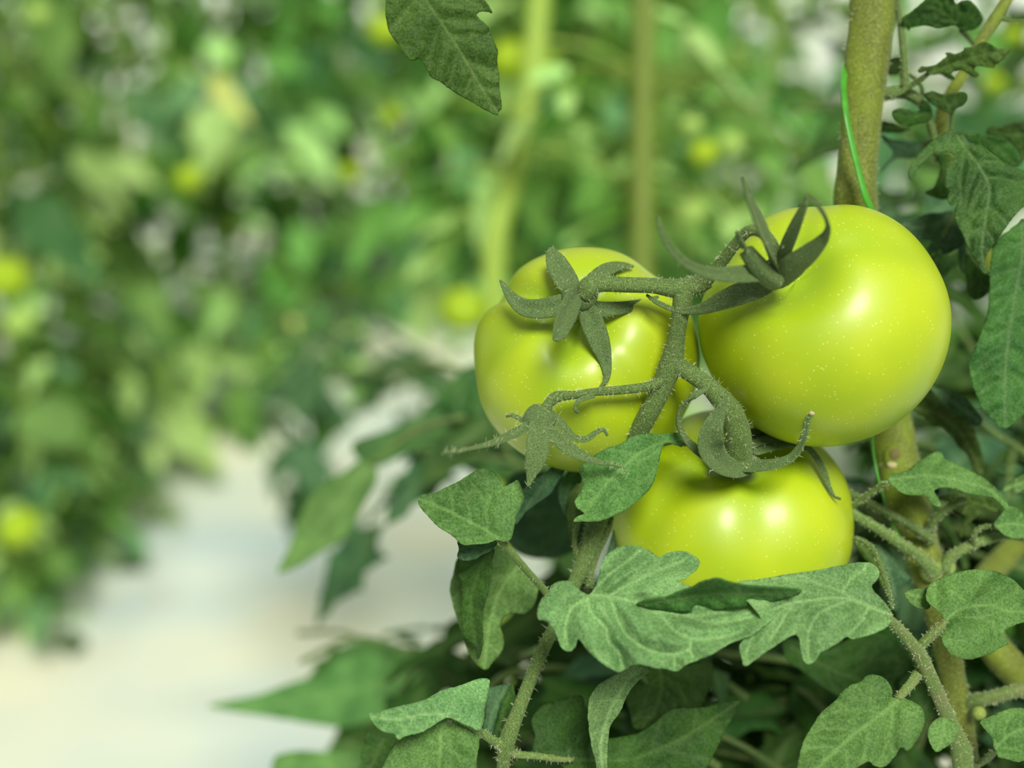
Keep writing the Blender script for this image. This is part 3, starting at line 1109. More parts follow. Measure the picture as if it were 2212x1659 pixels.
for pts, nh in (([(740, 580, .402, 100), (640, 650, .400, 100), (540, 700, .397, 92), (420, 755, .391, 74), (280, 795, .383, 56), (100, 830, .373, 40), (-20, 850, .366, 16)], cdir(0, .6, .8)),
                ([(745, 590, .4005, 130), (745, 700, .399, 175), (738, 820, .398, 185), (715, 930, .398, 150), (690, 1020, .3985, 80), (668, 1110, .399, 26)], None),
                ([(790, 620, .4005, 90), (880, 710, .400, 115), (980, 800, .3995, 112), (1100, 870, .400, 84), (1230, 915, .401, 50), (1340, 935, .402, 28), (1420, 965, .402, 18), (1450, 1015, .402, 10)], cdir(-.2, .4, .9)),
                ([(800, 530, .404, 80), (880, 570, .404, 95), (950, 650, .403, 92), (1030, 725, .402, 74), (1130, 735, .402, 62), (1210, 680, .402, 46), (1265, 660, .402, 36), (1300, 705, .402, 16)], cdir(.2, .7, .7)),
                ([(700, 590, .405, 60), (640, 590, .406, 58), (580, 560, .407, 42), (530, 540, .408, 32), (490, 555, .408, 12)], cdir(0, .7, .7))):
    wc.blade(pw('C', pts), nh=nh, thick=.00045)
wo = wc.build('withered_calyx', M['sepal'], truss, hairs=(420, 0.0022, 0.00005))
wo['label'] = 'small empty calyx where a flower dropped'
tl = MB()
tl.blade(pw('C', [(1190, 385, .401, 50), (1120, 405, .400, 50), (1070, 430, .399, 40), (1042, 475, .399, 30), (1048, 510, .399, 20), (1072, 522, .399, 10)]), nh=cdir(.3, .6, .7))
tl.build('bract', M['sepal'], truss)

# leaf stalks of the near plant and the leaflets they carry
# lower left: the leafy end of the fruit stalk
lo = stalk('G', [(840, 645, .419, 70), (800, 625, .417, 52), (740, 590, .414, 44), (680, 548, .411, 36), (620, 515, .408, 34), (560, 497, .406, 28), (530, 492, .405, 20)], parent=plant, hair=200)
leaf('G', [(120, 470), (180, 455), (280, 430), (400, 400), (500, 350), (600, 320), (680, 290), (742, 284), (757, 312), (740, 400), (730, 460), (725, 520), (700, 560), (640, 535), (570, 505), (530, 492),
           (490, 510), (430, 550), (380, 575), (320, 585), (270, 605), (250, 580), (190, 565), (140, 520)],
     [(560, 500), (480, 470), (380, 480), (250, 500), (130, 490)], .400, slope=(.35, -.5), mat='leaf_pale', parent=lo, wave=1.5)
leaf('G', [(530, 495), (500, 502), (400, 562), (300, 602), (245, 648), (200, 725), (175, 800), (190, 900), (300, 960), (450, 980), (600, 900), (680, 800), (690, 700), (700, 640), (695, 585), (640, 555), (570, 515)],
     [(545, 500), (500, 560), (495, 700), (480, 850), (470, 970)], .408, slope=(0, -.25), mat='leaf', parent=lo, wave=1.2)
lr = stalk('G', [(845, 650, .419, 64), (880, 680, .420, 44), (930, 690, .421, 38), (1010, 695, .422, 36), (1120, 712, .424, 30), (1200, 716, .426, 18)], parent=plant, hair=120)
leaf('G', [(1000, 680), (985, 640), (1000, 590), (982, 540), (985, 490), (1020, 440), (1060, 415), (1140, 390), (1240, 374), (1262, 430), (1290, 470), (1305, 560), (1390, 600), (1480, 588), (1560, 568), (1640, 512),
           (1700, 462), (1780, 440), (1880, 438), (2000, 415), (2090, 398), (2050, 480), (2000, 580), (1960, 660), (1910, 760), (1840, 880), (1700, 960), (1500, 960), (1350, 900), (1200, 800), (1100, 712)],
     [(1100, 700), (1300, 718), (1500, 715), (1700, 640), (1850, 560), (2085, 400)], .430, slope=(.05, -.45), mat='leaf_dark', parent=lr, pucker=1.3, ctrl=[(1300, 550, 1), (1640, 520, 0), (1650, 650, 3), (1500, 800, 0), (1100, 500, -1), (2080, 400, 0)])
leaf('G', [(880, 318), (840, 370), (815, 420), (792, 520), (762, 600), (795, 612), (830, 560), (880, 450), (900, 410), (885, 350)], [(870, 325), (835, 450), (790, 600)], .432, slope=(-.6, -.2), mat='leaf_dark', parent=lo)
leaf('G', [(745, 345), (800, 325), (870, 312), (850, 360), (818, 420), (790, 510), (765, 590), (725, 560), (735, 480)], [(860, 316), (790, 420), (745, 560)], .436, slope=(.3, -.2), mat='leaf_blue', parent=lo)
leaf('G', [(100, 560), (160, 590), (250, 600), (240, 660), (200, 730), (190, 820), (120, 860), (60, 800), (90, 740), (70, 700), (85, 640)], [(200, 600), (150, 700), (90, 840)], .452, slope=(0, -.3), mat='leaf_dark', parent=lo)
# the stalk up to the left leaf
ll = stalk('E', [(1250, 1270, .428, 56), (1190, 1180, .424, 60), (1080, 1060, .418, 58), (960, 920, .412, 60), (880, 830, .409, 62), (830, 780, .408, 50)], mat='petiole', parent=plant, hair=60)
leaf('E', [(195, 470), (230, 440), (330, 420), (430, 370), (520, 330), (600, 280), (660, 240), (710, 225), (770, 240), (820, 270), (850, 320), (880, 368), (930, 350), (990, 320), (1015, 370), (1040, 440), (1030, 500), (1000, 560),
           (980, 600), (970, 660), (950, 740), (935, 790), (880, 812), (830, 796), (740, 820), (640, 830), (560, 835), (510, 800), (450, 750), (380, 710), (320, 660), (270, 600), (220, 550)],
     [(835, 785), (700, 700), (500, 600), (330, 520), (195, 470)], .404, slope=(.15, -.45), mat='leaf', parent=ll, fold=1.5, pucker=1.2)
leaf('E', [(510, 800), (600, 830), (700, 825), (830, 800), (790, 870), (700, 920), (650, 950), (560, 960), (505, 930), (520, 870)], [(830, 800), (680, 880), (520, 930)], .414, slope=(0, -.3), mat='leaf_blue', parent=ll, nv=4)
leaf('E', [(520, 930), (660, 900), (830, 830), (960, 960), (1080, 1060), (1150, 1160), (1130, 1290), (1060, 1380), (960, 1380), (890, 1405), (850, 1480), (880, 1590), (860, 1690), (800, 1760), (720, 1830), (600, 1700), (500, 1400), (450, 1200), (480, 1050)],
     [(1000, 1000), (850, 1200), (760, 1500), (720, 1820)], .445, slope=(.1, -.2), mat='leaf', parent=ll)
leaf('E', [(800, 872), (780, 960), (785, 1020), (772, 1120), (742, 1250), (716, 1350), (706, 1450), (712, 1560), (700, 1680), (670, 1752), (640, 1640), (585, 1600), (550, 1540), (535, 1450), (540, 1350), (546, 1250), (540, 1120), (508, 1080), (560, 1040), (610, 990), (650, 935), (700, 925)],
     [(790, 880), (680, 1050), (620, 1300), (640, 1500), (668, 1740)], .422, slope=(-.5, .15), mat='leaf_dark', parent=ll, fold=2)
leaf('C', [(930, 950), (962, 980), (900, 1080), (850, 1160), (760, 1230), (650, 1310), (570, 1412), (565, 1330), (600, 1220), (625, 1140), (700, 1060), (800, 1000), (860, 950)],
     [(930, 960), (780, 1110), (570, 1405)], .440, slope=(.2, -.3), mat='leaf_blue', parent=ll, nv=5)
leaf('C', [(1070, 960), (1000, 975), (930, 1060), (908, 1180), (935, 1280), (968, 1345), (990, 1200), (1075, 1100), (1100, 1020)], [(1060, 970), (980, 1140), (965, 1335)], .452, slope=(0, -.3), mat='leaf_blue', parent=ll, nv=4)
leaf('C', [(1080, 1085), (1020, 1130), (980, 1180), (990, 1230), (972, 1330), (985, 1420), (990, 1500), (1030, 1640), (1060, 1640), (1080, 1500), (1120, 1380), (1150, 1200)], [(1090, 1095), (1030, 1300), (1040, 1640)], .437, slope=(-.4, 0), mat='leaf_olive', parent=ll, nv=5)
# small shoot tips beside the fruit stalk
sh = stalk('E', [(1560, 1180, .432, 70), (1570, 1060, .433, 64), (1620, 900, .434, 60), (1700, 720, .436, 66), (1735, 600, .438, 50)], mat='stem', parent=plant, hair=150)
for pts in ([(1530, 1090, .431, 60), (1480, 960, .430, 50), (1446, 860, .430, 44), (1450, 740, .430, 40), (1490, 620, .432, 30)],
            [(1540, 1000, .429, 40), (1515, 880, .429, 34), (1535, 760, .430, 30), (1580, 640, .432, 24)]):
    mb = MB()
    mb.tube(pw('E', pts), seg=12)
    mb.build('side_stalk', M['stem'], sh, hairs=(90, .0011, .00003))
leaf('E', [(1600, 1240), (1640, 1080), (1700, 900), (1760, 700), (1800, 760), (1760, 900), (1720, 1020), (1660, 1180), (1620, 1290)], [(1610, 1260), (1700, 1000), (1775, 720)], .446, mat='leaf_blue', parent=sh, nv=4)

# the leaflet lying on the lowest tomato
l3 = stalk('D', [(130, 590, .425, 34), (200, 570, .418, 40), (270, 560, .414, 36), (300, 600, .413, 30)], mat='stem', parent=plant)
leaf('C', [(1130, 908), (1200, 860), (1300, 800), (1400, 770), (1480, 720), (1560, 690), (1650, 690), (1740, 692), (1850, 680), (1892, 720), (1895, 795), (1850, 782), (1780, 765), (1740, 790), (1722, 850), (1712, 910), (1690, 1000), (1660, 1090), (1610, 1160),
           (1530, 1230), (1440, 1300), (1340, 1350), (1240, 1383), (1140, 1390), (1060, 1388), (1025, 1392), (1050, 1350), (1110, 1325), (1080, 1300), (1050, 1270), (1040, 1220), (1075, 1160), (1100, 1100), (1090, 1040), (1070, 990), (1085, 940)],
     [(1885, 740), (1740, 755), (1600, 820), (1450, 930), (1280, 1100), (1150, 1270), (1030, 1388)], .412, slope=(-.02, -.25), mat='leaf', parent=l3, step=4.5,
     ctrl=[(1885, 740, 1), (1740, 720, -1.5), (1500, 950, -2.5), (1300, 1080, -2.5), (1150, 1370, 1), (1650, 1080, 2.5), (1090, 960, 2), (1050, 1300, 1)], nv=5, pucker=.8)

# the big pale leaf in front of the lowest tomato: a stalk from the right, two broad leaflets and a curled lobe
fr = stalk('H', [(1545, 1660, .434, 150), (1540, 1540, .431, 170), (1510, 1430, .427, 130), (1440, 1270, .421, 112), (1370, 1110, .415, 108), (1300, 950, .409, 108), (1230, 800, .404, 112), (1180, 720, .401, 100),
                 (1090, 610, .397, 90), (1000, 510, .393, 70), (960, 480, .391, 50)], parent=plant, hair=900, hl=.001, seg=18, ridge=.1)
leaf('F', [(1228, 298), (1320, 284), (1400, 272), (1500, 252), (1600, 240), (1700, 225), (1800, 205), (1880, 190), (1950, 178), (2010, 180), (2050, 200), (2072, 235), (2062, 280), (2030, 315), (2042, 352), (2080, 390), (2120, 440), (2148, 490), (2132, 550), (2080, 588),
           (2000, 615), (1910, 635), (1882, 622), (1840, 650), (1780, 690), (1720, 720), (1690, 762), (1655, 788), (1622, 765), (1605, 700), (1598, 640), (1568, 612), (1500, 645), (1430, 690), (1360, 740), (1270, 797), (1250, 740), (1238, 690), (1262, 640), (1330, 590), (1380, 540), (1300, 430), (1220, 370)],
     [(2140, 495), (1990, 440), (1840, 352), (1700, 305), (1550, 280), (1400, 275), (1240, 310)], .392, slope=(.12, -.55), mat='leaf_pale', parent=fr, step=5,
     ctrl=[(2140, 495, 0), (1800, 340, -1), (1900, 210, 2), (2040, 240, 3), (1600, 260, 0), (1300, 300, 1), (1650, 760, 3), (1270, 780, 4), (1600, 500, -2), (1900, 560, 0), (1400, 520, 0)], nv=6, pucker=1.8, wave=1.0, veins=[[(2130, 490), (1900, 400), (1700, 402), (1480, 445), (1350, 560), (1275, 720)], [(1900, 402), (1720, 480), (1650, 600), (1650, 750)], [(2010, 445), (1970, 530), (1890, 605)], [(1850, 355), (1900, 280), (1990, 215)], [(1700, 305), (1640, 270), (1560, 250)], [(1560, 430), (1500, 520), (1420, 640)]])
leaf('F', [(340, 368), (378, 320), (402, 250), (408, 190), (440, 140), (500, 97), (570, 76), (640, 85), (700, 110), (758, 147), (800, 125), (870, 110), (930, 122), (980, 150), (1000, 178), (985, 215), (950, 250), (905, 280), (855, 292), (900, 305), (955, 325),
           (1050, 330), (1200, 390), (1350, 420), (1540, 400), (1595, 372), (1540, 430), (1480, 480), (1440, 510), (1380, 560), (1330, 600), (1250, 635), (1180, 660), (1100, 710), (1020, 750), (940, 780), (890, 810), (852, 830), (800, 815), (740, 812), (680, 800), (640, 790), (600, 795),
           (560, 815), (520, 832), (470, 815), (420, 785), (370, 745), (330, 710), (300, 665), (270, 638), (250, 690), (210, 710), (170, 680), (150, 620), (120, 570), (80, 530), (35, 520), (28, 470), (50, 400), (88, 370), (110, 320), (160, 292), (220, 290), (270, 330), (302, 358)],
     [(345, 372), (450, 385), (600, 410), (760, 470), (950, 500), (1150, 480), (1350, 430), (1590, 375)], .392, slope=(0, -.55), mat='leaf_pale', parent=fr, step=5,
     ctrl=[(340, 368, 0), (640, 430, 0), (500, 200, -3), (650, 110, 2), (950, 180, 4), (700, 260, 0), (900, 480, 2.5), (1200, 450, 2.5), (1590, 375, 1), (800, 640, -3), (1100, 600, -2.5), (850, 820, 3), (500, 620, -1), (200, 480, -1), (50, 500, 3), (210, 700, 4), (520, 820, 3), (160, 300, 2)],
     nv=8, pucker=2.6, wave=1.2, vw=3.5, veins=[[(335, 395), (350, 480), (440, 570), (455, 650), (520, 720), (540, 810)], [(470, 400), (500, 500), (560, 610), (650, 680), (740, 715), (850, 728), (930, 700)],
            [(640, 430), (770, 500), (840, 580), (960, 635), (1100, 632), (1250, 590)], [(330, 400), (240, 450), (200, 560), (210, 660)], [(350, 370), (450, 260), (560, 180), (640, 110)], [(450, 385), (600, 300), (740, 235), (900, 170)],
            [(950, 635), (940, 700), (960, 740)], [(850, 728), (850, 800)], [(900, 490), (1060, 540), (1200, 530), (1330, 500)]])
leaf('F', [(620, 432), (700, 400), (800, 385), (880, 350), (955, 325), (1000, 300), (1060, 282), (1110, 275), (1160, 290), (1220, 305), (1300, 318), (1400, 325), (1500, 330), (1610, 347), (1560, 385), (1450, 412), (1330, 435), (1200, 455), (1050, 472), (960, 480), (860, 478), (760, 465), (680, 450)],
     [(640, 438), (850, 400), (1100, 370), (1350, 370), (1600, 352)], .389, slope=(0, 1.3), mat='leaf_shade', parent=fr, step=5,
     ctrl=[(620, 432, 0), (860, 478, -1), (1200, 455, -1.5), (1110, 275, -2), (1000, 400, 2.2), (1300, 385, 1.5), (1600, 350, 0)], nv=7, pucker=1.6)  # curled lobe: its shaded face is painted with the darker leaf copy

# lower right leaflets on the same stalk
s17 = stalk('H', [(1290, 900, .409, 80), (1210, 920, .408, 84), (1160, 990, .406, 78), (1090, 1070, .404, 72), (1050, 1120, .402, 50)], parent=plant, hair=120)
leaf('H', [(300, 1480), (340, 1390), (400, 1300), (430, 1250), (500, 1180), (570, 1120), (600, 1070), (680, 1010), (755, 985), (795, 940), (860, 930), (930, 950), (980, 1000), (1003, 1060), (1002, 1105), (1030, 1112), (1110, 1120), (1180, 1150), (1232, 1190), (1256, 1260), (1250, 1330),
           (1220, 1400), (1170, 1480), (1122, 1528), (1068, 1498), (1030, 1560), (980, 1620), (920, 1652), (860, 1640), (825, 1608), (780, 1625), (700, 1680), (600, 1760), (480, 1860), (350, 1900), (270, 1800), (262, 1650)],
     [(1070, 1110), (900, 1250), (700, 1400), (500, 1580), (380, 1720), (330, 1880)], .402, slope=(.1, -.4), mat='leaf', parent=s17, step=5, fold=-1.5, pucker=1.4, nv=6)
s19 = stalk('H', [(1195, 770, .404, 70), (1230, 700, .403, 76), (1290, 640, .402, 76), (1360, 580, .401, 70), (1420, 510, .400, 40)], parent=plant, hair=120)
leaf('H', [(1268, 300), (1285, 240), (1330, 200), (1390, 168), (1480, 140), (1560, 118), (1680, 106), (1780, 115), (1860, 140), (1950, 190), (2031, 270), (2150, 340), (2260, 430), (2180, 500), (2031, 520), (1950, 550), (1885, 590), (1898, 650), (1907, 692), (1850, 720), (1780, 762), (1700, 790), (1600, 814),
           (1500, 790), (1440, 752), (1400, 690), (1388, 640), (1372, 570), (1405, 505), (1362, 440), (1320, 400), (1275, 350)],
     [(1370, 580), (1450, 480), (1560, 410), (1750, 390), (1950, 440), (2240, 430)], .400, slope=(.1, -.5), mat='leaf', parent=s19, step=5, pucker=1.5, fold=-1,
     ctrl=[(1280, 300, 3), (1500, 150, 3), (1600, 420, 0), (1700, 620, -1.5), (1600, 800, 3), (1900, 690, 2), (1850, 250, 0), (2150, 400, 4)])
leaf('H', [(1400, 1262), (1470, 1290), (1510, 1350), (1503, 1420), (1460, 1470), (1400, 1510), (1350, 1535), (1305, 1480), (1282, 1400), (1300, 1322), (1350, 1275)], [(1410, 1268), (1400, 1390), (1350, 1530)], .414, slope=(.1, -.4), mat='leaf', parent=fr, step=5, nv=4, pucker=.6)
leaf('H', [(1098, 292), (1150, 265), (1210, 256), (1285, 250), (1310, 300), (1300, 380), (1292, 412), (1230, 416), (1160, 385), (1112, 335)], [(1300, 330), (1200, 320), (1100, 292)], .412, slope=(.1, -.4), mat='leaf', parent=s19, step=5, nv=3, pucker=.6)

# stalks from the node on the main stem
a1 = stalk('L', [(900, 1400, .449, 150), (850, 1330, .447, 120), (760, 1240, .446, 112), (620, 1145, .445, 104), (450, 1030, .445, 96), (300, 940, .445, 92), (150, 850, .446, 90), (0, 760, .45, 80)], parent=plant, hair=700, hl=.001, seg=18, ridge=.1)
a2 = stalk('L', [(1000, 1370, .449, 130), (1030, 1290, .448, 105), (1100, 1225, .447, 92), (1250, 1150, .446, 86), (1400, 1100, .446, 84), (1560, 1065, .447, 76), (1709, 1090, .448, 60), (1850, 1120, .45, 50)], parent=plant, hair=500, hl=.001, seg=18, ridge=.1)
a3 = stalk('L', [(880, 1110, .452, 110), (800, 1050, .450, 90), (680, 970, .449, 80), (520, 880, .449, 74), (350, 790, .450, 70), (200, 710, .452, 60), (60, 640, .455, 56)], mat='stem', parent=plant, hair=400, hl=.001)
a4 = stalk('L', [(870, 1020, .453, 90), (900, 940, .451, 80), (970, 870, .449, 72), (1050, 810, .448, 64), (1120, 755, .447, 60), (1180, 740, .447, 50)], mat='stem', parent=plant, hair=250, hl=.001)
a5 = stalk('L', [(1260, 1140, .445, 60), (1262, 1080, .443, 48), (1300, 1010, .442, 42), (1370, 980, .441, 40), (1450, 985, .440, 40), (1480, 990, .440, 30)], mat='stem', parent=a2 and plant, hair=150, hl=.001)
s22 = stalk('L', [(150, 840, .447, 60), (220, 770, .444, 56), (330, 690, .440, 52), (420, 630, .437, 54), (500, 590, .434, 56)], mat='stem', parent=plant, hair=250, hl=.001)
leaf('L', [(493, 545), (512, 514), (600, 500), (680, 470), (760, 400), (830, 358), (900, 320), (960, 318), (990, 350), (1002, 376), (1080, 410), (1180, 460), (1280, 510), (1380, 570), (1460, 640), (1530, 720), (1570, 790), (1577, 852), (1540, 832), (1480, 765), (1420, 722), (1350, 712), (1230, 690), (1130, 662), (1050, 640),
           (970, 636), (905, 662), (935, 720), (972, 800), (925, 802), (860, 762), (815, 708), (700, 702), (600, 672), (540, 620), (500, 590)],
     [(500, 560), (650, 545), (800, 530), (1000, 545), (1200, 590), (1400, 660), (1570, 810)], .434, slope=(.05, -.6), mat='leaf', parent=s22, step=4.5, fold=-2.5, pucker=.8, nv=7, vw=2.4)
leaf('L', [(955, 745), (1010, 690), (1090, 668), (1150, 680), (1240, 695), (1350, 712), (1430, 740), (1480, 790), (1465, 855), (1400, 842), (1330, 820), (1270, 860), (1340, 870), (1300, 900), (1210, 960), (1150, 1085), (1130, 1040), (1180, 900), (1080, 850), (1040, 800), (1110, 760)],
     [(1450, 830), (1250, 780), (1150, 900), (1150, 1080)], .455, slope=(0, .2), mat='leaf_olive', parent=a4, step=6, nv=5)
leaf('L', [(1440, 962), (1500, 880), (1540, 830), (1595, 800), (1680, 842), (1720, 900), (1780, 950), (1850, 1000), (1780, 1090), (1709, 1088), (1620, 1092), (1540, 1062), (1480, 1012)], [(1460, 985), (1600, 960), (1840, 1000)], .438, slope=(.1, -.5), mat='leaf', parent=a5, step=5, nv=4)
leaf('L', [(1515, 655), (1590, 575), (1650, 540), (1720, 515), (1820, 520), (1800, 640), (1709, 660), (1640, 690), (1610, 640), (1560, 670)], [(1540, 650), (1700, 590), (1815, 560)], .446, slope=(.1, -.3), mat='leaf', parent=a5, step=5, nv=4)
# narrow edge-on leaf and the leaflet behind it
s21 = stalk('L', [(160, 1085, .440, 40), (250, 1105, .437, 40), (340, 1165, .434, 44), (400, 1260, .431, 50), (440, 1370, .428, 50), (480, 1500, .424, 46), (510, 1620, .420, 40), (530, 1720, .416, 34)], mat='stem', parent=plant, hair=300, hl=.0009)
leaf('L', [(165, 1095), (250, 1110), (330, 1165), (390, 1260), (430, 1370), (465, 1500), (440, 1540), (400, 1440), (330, 1330), (250, 1250), (200, 1180)], [(170, 1100), (330, 1230), (455, 1530)], .444, slope=(-.5, 0), mat='leaf_olive', parent=s21, nv=5)
leaf('L', [(335, 1140), (380, 1128), (430, 1135), (510, 1205), (560, 1285), (620, 1360), (693, 1440), (655, 1490), (600, 1528), (570, 1570), (580, 1640), (610, 1720), (540, 1740), (500, 1640), (460, 1500), (430, 1350), (395, 1240)],
     [(400, 1140), (490, 1350), (550, 1600)], .452, slope=(0, -.4), mat='leaf_blue', parent=s21, nv=5)
# leaves low under the big pale one
sm = stalk('F', [(1600, 1500, .50, 40), (1300, 1300, .49, 36), (1000, 1150, .48, 34), (760, 1000, .47, 26), (650, 850, .45, 24)], mat='stem', parent=plant)
leaf('F', [(690, 815), (760, 800), (900, 800), (1060, 760), (1075, 880), (1050, 950), (1000, 1040), (920, 1040), (830, 1060), (760, 1110), (700, 1165), (640, 1175), (600, 1160), (590, 1090), (560, 1000), (580, 930), (630, 870)],
     [(760, 800), (770, 920), (740, 1040), (660, 1165)], .458, slope=(0, -.2), mat='leaf_dark', parent=sm, pucker=1.2, nv=5)
leaf('F', [(590, 792), (650, 800), (702, 822), (640, 880), (580, 950), (550, 1010), (520, 1080), (470, 1150), (452, 1250), (447, 1360), (440, 1480), (395, 1440), (375, 1350), (358, 1290), (340, 1180), (333, 1060), (350, 980), (400, 910), (480, 860)],
     [(650, 810), (560, 900), (470, 1050), (410, 1250), (425, 1470)], .416, slope=(.3, .1), mat='leaf_pale', parent=sm, step=5, fold=2.5, pucker=.7, fuzz=1)
leaf('F', [(1500, 640), (1600, 650), (1760, 700), (1900, 630), (2050, 600), (2200, 680), (2300, 850), (2250, 1000), (2100, 1060), (2000, 1000), (1900, 1020), (1800, 960), (1700, 900), (1600, 820), (1520, 760)],
     [(1540, 680), (1750, 800), (1950, 880), (2230, 960)], .475, slope=(0, -.3), mat='leaf_dark', parent=sm)
leaf('H', [(1050, 1000), (1150, 900), (1300, 800), (1400, 760), (1520, 800), (1560, 900), (1600, 1050), (1560, 1250), (1480, 1200), (1420, 1230), (1330, 1260), (1200, 1280), (1120, 1180)], [(1520, 830), (1400, 1000), (1200, 1250)], .470, slope=(0, -.3), mat='leaf_dark', parent=sm)
b1 = stalk('H', [(1610, 1150, .452, 130), (1680, 1130, .448, 110), (1800, 1100, .445, 108), (1930, 1065, .443, 106), (2040, 1040, .442, 104), (2200, 990, .44, 96)], parent=plant, hair=400, hl=.0009, seg=18)
b1n = MB()
b1n.ball(P(*Q('H', [(1680, 1230)])[0], .446), .0022)
b1n.build('bud', node.data.materials[0], b1)
leaf('H', [(1690, 1300), (1760, 1260), (1850, 1220), (1950, 1190), (2060, 1200), (2200, 1260), (2250, 1450), (2150, 1580), (2031, 1600), (1980, 1612), (1900, 1590), (1830, 1570), (1800, 1500), (1780, 1420), (1740, 1370)],
     [(1790, 1540), (1880, 1430), (2000, 1360), (2220, 1330)], .418, slope=(.1, -.4), mat='leaf', parent=b1, step=5, pucker=1.2)
b2 = stalk('H', [(1600, 1660, .44, 60), (1700, 1610, .432, 56), (1780, 1550, .424, 54), (1810, 1510, .42, 40)], parent=plant, hair=100)

# ------------------------------------------------------------------ side shoot of the near plant, right of its stem near the top
u0 = stalk('I', [(560, 1010, .457, 120), (700, 1010, .456, 140), (820, 985, .454, 130), (950, 985, .453, 135), (1060, 1040, .453, 120), (1140, 1120, .454, 100), (1200, 1260, .456, 90), (1250, 1450, .458, 86), (1300, 1700, .462, 80)], mat='stem', parent=plant, hair=300, hl=.001)
u2 = stalk('I', [(950, 930, .452, 110), (945, 800, .452, 90), (935, 600, .452, 84), (905, 300, .453, 76), (880, 60, .454, 64), (860, -150, .455, 60)], mat='stem', parent=plant, hair=200, hl=.001)
u3 = stalk('I', [(790, 1040, .452, 60), (900, 980, .450, 60), (1020, 905, .448, 58), (1120, 840, .446, 60), (1190, 780, .444, 50)], mat='stem', parent=plant, hair=150, hl=.001)
leaf('I', [(1182, 790), (1172, 752), (1110, 776), (1088, 748), (1130, 703), (1180, 710), (1260, 690), (1340, 640), (1392, 600), (1378, 568), (1430, 562), (1482, 576), (1560, 540), (1572, 503), (1620, 505), (1690, 490), (1760, 448), (1840, 460), (1900, 500), (1960, 520), (2062, 525), (2005, 600), (1960, 650),
           (1900, 690), (1890, 722), (1820, 710), (1720, 700), (1690, 740), (1732, 782), (1718, 822), (1660, 812), (1560, 750), (1480, 750), (1438, 778), (1472, 822), (1460, 852), (1400, 832), (1330, 790), (1260, 792)],
     [(1190, 780), (1400, 700), (1650, 610), (1900, 560), (2050, 530)], .443, slope=(.1, .5), mat='leaf_olive', parent=u3, step=4.5, nv=8, vw=2.2)
u4 = stalk('I', [(1000, 790, .458, 40), (1080, 850, .456, 42), (1130, 930, .455, 44), (1130, 1040, .454, 40)], mat='stem', parent=plant)
u4b = stalk('I', [(1440, 1400, .456, 50), (1445, 1300, .455, 44), (1440, 1180, .453, 40), (1420, 1120, .452, 30)], mat='stem', parent=plant)
leaf('I', [(1148, 1000), (1240, 958), (1300, 985), (1380, 1000), (1460, 990), (1560, 984), (1602, 1012), (1592, 1080), (1540, 1122), (1482, 1150), (1460, 1205), (1420, 1205), (1340, 1165), (1260, 1120), (1200, 1080)],
     [(1430, 1190), (1380, 1080), (1200, 1010)], .451, slope=(0, .4), mat='leaf_dark', parent=u4b, step=4.5, nv=4)
leaf('I', [(808, 1200), (840, 1160), (920, 1148), (1060, 1180), (1120, 1150), (1165, 1065), (1222, 1120), (1238, 1220), (1200, 1292), (1100, 1312), (1000, 1340), (900, 1322), (830, 1262)],
     [(1190, 1200), (1000, 1230), (820, 1200)], .449, slope=(0, .6), mat='leaf_dark', parent=u0, step=4.5, nv=4)
leaf('I', [(660, 1280), (780, 1290), (900, 1340), (1010, 1352), (960, 1392), (860, 1412), (700, 1402), (620, 1380)], [(1000, 1352), (800, 1350), (640, 1330)], .470, slope=(0, .3), mat='leaf_dark', parent=u0, nv=4)
leaf('J', [(155, 158), (200, 172), (262, 212), (400, 222), (500, 235), (592, 240), (560, 312), (500, 360), (440, 382), (330, 380), (262, 420), (200, 482), (150, 500), (200, 440), (280, 330), (210, 240)],
     [(590, 250), (400, 300), (170, 170)], .475, slope=(0, -.2), mat='leaf_blue', parent=u0, nv=4)
leaf('I', [(740, 640), (800, 612), (880, 600), (960, 640), (950, 760), (860, 795), (760, 800), (700, 760)], [(940, 700), (760, 700)], .475, slope=(0, .3), mat='leaf_dark', parent=u2, nv=3)
leaf('I', [(920, 188), (1000, 140), (1080, 70), (1160, 0), (1220, -70), (1340, -110), (1450, -60), (1492, 42), (1560, 8), (1640, 8), (1700, 70), (1742, 140), (1782, 205), (1742, 270), (1660, 322), (1580, 332), (1530, 312), (1470, 265), (1380, 285), (1280, 292), (1180, 270), (1100, 278), (1012, 290), (1002, 322), (950, 290), (915, 235)],
     [(1530, 300), (1400, 150), (1200, 60)], .452, slope=(0, .5), mat='leaf_dark', parent=u2, step=5, nv=5)

# ------------------------------------------------------------------ second plant, right edge; darker leaf colours stand in for its shade
p2 = empty('tomato_plant', (0.24, 0.62, 0), 'darker tomato plant at the right edge, its big drooping leaves hanging beside the right tomato', 'tomato plant')
m2 = MB()
pth = pw('O', [(2290, -330, .47, 22), (2215, -90, .465, 23), (2181, -12, .463, 24), (2118, 92, .462, 24), (2080, 160, .462, 25), (2053, 205, .463, 26), (2035, 250, .465, 28), (2040, 330, .47, 30), (2095, 450, .48, 34), (2150, 620, .50, 38), (2240, 780, .54, 40), (2290, 950, .57, 44), (2230, 1130, .55, 50), (2130, 1250, .51, 56),
               (2105, 1315, .485, 62), (2148, 1400, .474, 70), (2208, 1466, .474, 72), (2330, 1590, .48, 72)])
pth += [(0.22, .56, .5, .006), (0.24, .62, 0.0, .007)]
m2.tube(pth, n=8, seg=20, ridge=.05)
m2o = m2.build('main_stem', M['main_stem'], p2)
m2.hairs(1200, .001, .00003, m2o)
v0 = stalk('I', [(1700, 480, .462, 60), (1620, 400, .460, 56), (1540, 320, .456, 50)], mat='stem', parent=p2)
v1 = stalk('I', [(1930, 180, .463, 50), (2050, 215, .462, 44), (2160, 225, .462, 40), (2300, 200, .462, 40)], mat='stem', parent=p2)
